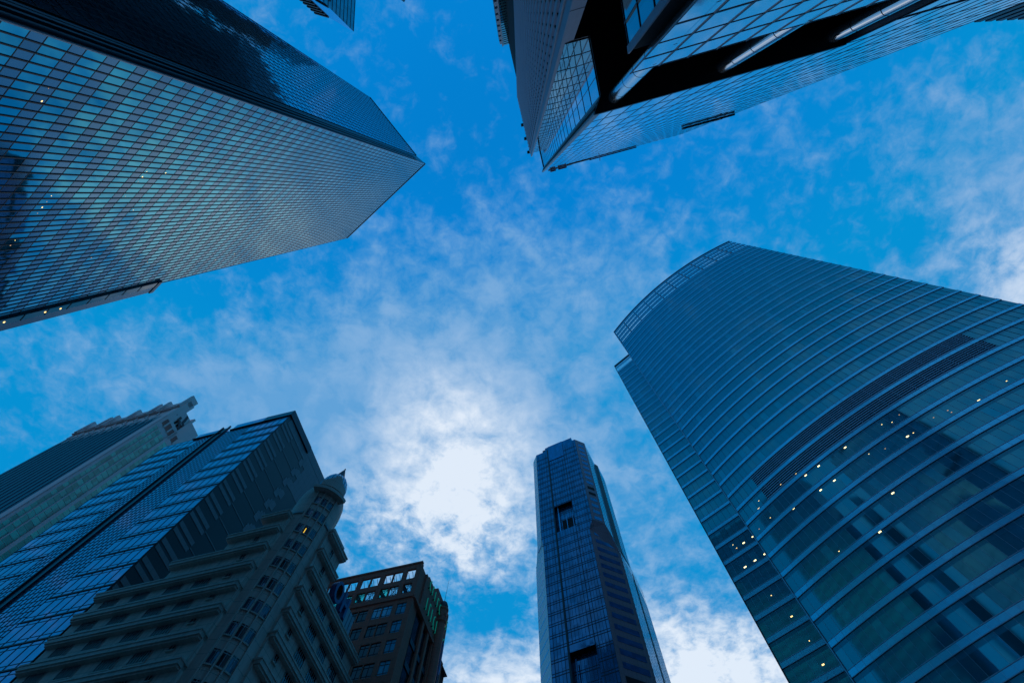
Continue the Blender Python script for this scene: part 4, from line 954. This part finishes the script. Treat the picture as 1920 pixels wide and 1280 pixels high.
# ------------------------------------------------------------------ small pieces of neighbours at the frame edges
def small():
    # slab building, top left of centre
    D = 100.0
    a = rd(-136.55) * D; b = rd(-138.0) * 108; 
    t = thing('tower_block', 'small teal tower tip with dark balcony fins at the top edge', 'tower', a)
    HT = 234.0
    c = rd(-131.3) * 107; bl = rd(-138.1) * 111
    s = MB(); s.prism([tuple(q) for q in (a, c, c + rd(-135) * 30, bl + rd(-135) * 14, bl)], GR, HT, 't_teal', 'navy'); s.build('tower_body', t)
    fa = Fr(a, c, out=(1, 1)); fbb = Fr(a, bl, out=(1, 1))
    s = MB(); s.quad(fbb, 0, fbb.L, GR, HT, .05, 'g_strip'); s.build('glass_corner', t)
    s = MB()
    for z in range(40): s.box(fa, 0, fa.L, HT - 1 - z * 4, HT - .6 - z * 4, .0, .1, 'c_line')
    s.box(fa, fa.L * .18, fa.L * .25, GR, HT - 27, 0, .4, 'black'); s.box(fbb, 0, 5, HT - 29.2, HT - 28, 0, .5, 'black')
    s.build('floor_bands', t)
    fin = Fr(bl, bl + rd(195) * 9, out=(1, 1))
    for z in range(14):
        s = MB(); s.box(fin, 0, 6.0, HT - 2.0 - z * 3.6, HT - .7 - z * 3.6, -3, .4, 'black'); s.build('balcony', t)
    s = MB(); s.box(fin, 0, 5.2, GR, HT - .5, -6, -.8, 't_teal'); s.build('balcony_wall', t)
    # block behind the blue mirror tower, left
    D = 42.0; h = 3.70 * D
    p = rd(-96.85) * D; q = rd(-93.85) * D * 1.0
    t = thing('tower_block', 'narrow teal glass block with a pale stepped edge beside the blue mirror tower', 'tower', p)
    f = Fr(p, ang=-14, out=(0, 1))
    s = MB(); pp = [p, p + rd(-14) * 2.25, p + rd(-14) * 2.25 + rd(256) * 10, p + rd(256) * 10]
    s.prism([tuple(x) for x in pp], GR, h, 't_teal', 'navy'); s.build('glass_body', t)
    pp2 = [p + rd(-14) * 2.3 + rd(76) * -.5, p + rd(-14) * 6 + rd(76) * -.5, p + rd(-14) * 6 + rd(256) * 9, p + rd(-14) * 2.3 + rd(256) * 9]
    s = MB(); s.prism([tuple(x) for x in pp2], GR, h + 2.6, 't_teal', 'navy'); s.build('glass_body', t)
    s = MB()
    for z in range(50):
        s.box(f, 0, 2.2, h - 1.6 - z * 1.7, h - 1.5 - z * 1.7, 0, .08, 'c_line'); s.box(f, 2.4, 6, h + 1 - z * 1.7, h + 1.1 - z * 1.7, -.5, -.42, 'c_line')
    s.build('floor_bands', t)
    fs_ = Fr(p, ang=256, out=(-1, 0)); s = MB()
    s.box(f, -.32, .02, GR, h + .3, -1, .12, 'pale')
    for z in range(40): s.box(f, -.9 - .014 * z, -.32, h - 2 - z * 4 - 2.6, h - 2 - z * 4, -2, .0, 'pale')
    s.build('stepped_edge', t)
    # louvred block at the top right corner
    D = 86.0; p = rd(-20.35) * D; h = 1.144 * D
    f = Fr(p, p + (rd(-18.6) * (h / 1.036) - p) * 3, out=(0, 1))
    t = thing('tower_block', 'dark louvred block in the top right corner with a saw-tooth roof edge', 'building', p)
    s = MB(); q = p + f.t * 30
    s.prism([tuple(x) for x in (p - f.t * 4, q, q + Vector((-2, -20)), p - f.t * 4 + Vector((-2, -20)))], GR, h - .6, 'navy'); s.build('block_body', t)
    for i in range(16):
        s = MB(); s.box(f, -3 + i * 1.9, -1.9 + i * 1.9, GR, h + .5, 0, .6, 'g_fin'); s.build('louvre_fin', t)
    s = MB()
    for i in range(14): s.box(f, -4, 30, h - 2.2 - i * 2.2, h - 1.4 - i * 2.2, .0, .35, 'c_line')
    s.build('louvre_rail', t)
small()

# ------------------------------------------------------------------ tall blocks behind the camera, seen only as reflections; low ones added to darken the glass
def reflected():
    for i, (x, y, ang, w, d, h, m_, lab) in enumerate((
            (-74, -96, 35, 30, 24, 232, 's_dark', 'dark tower behind the square, mirrored in the upper teal facade'),
            (58, -96, -8, 78, 20, 138, 's_dark', 'long unseen dark block added behind the blue mirror tower to darken the low curved glass'),
            (-10, -84, 4, 58, 22, 118, 's_dark', 'broad dark block added out of view behind the camera to darken the low reflections'),
            (140, -62, 20, 40, 22, 120, 's_dark', 'dark block added out of view past the mirror tower to darken the curved glass'),
            (-40, -128, 20, 24, 22, 236, 's_pale', 'grey tower behind the square, mirrored beside the dark one'))):
        A = Vector((x, y)); u, v = rd(ang), rd(ang + 90)
        t = thing('tower_block', lab, 'tower', A)
        s = MB(); pp = [A, A + u * w, A + u * w - v * d, A - v * d]; s.prism([tuple(q) for q in pp], GR, h, m_, 'navy'); s.build('tower_body', t)
        f = Fr(A, ang=ang, out=tuple(v))
        s = MB(); z = 4
        while z < h - 2: s.box(f, .4, w - .4, z, z + 1.6, 0, .1, 'e_dark'); z += 3.8
        s.build('window_rows', t)
reflected()
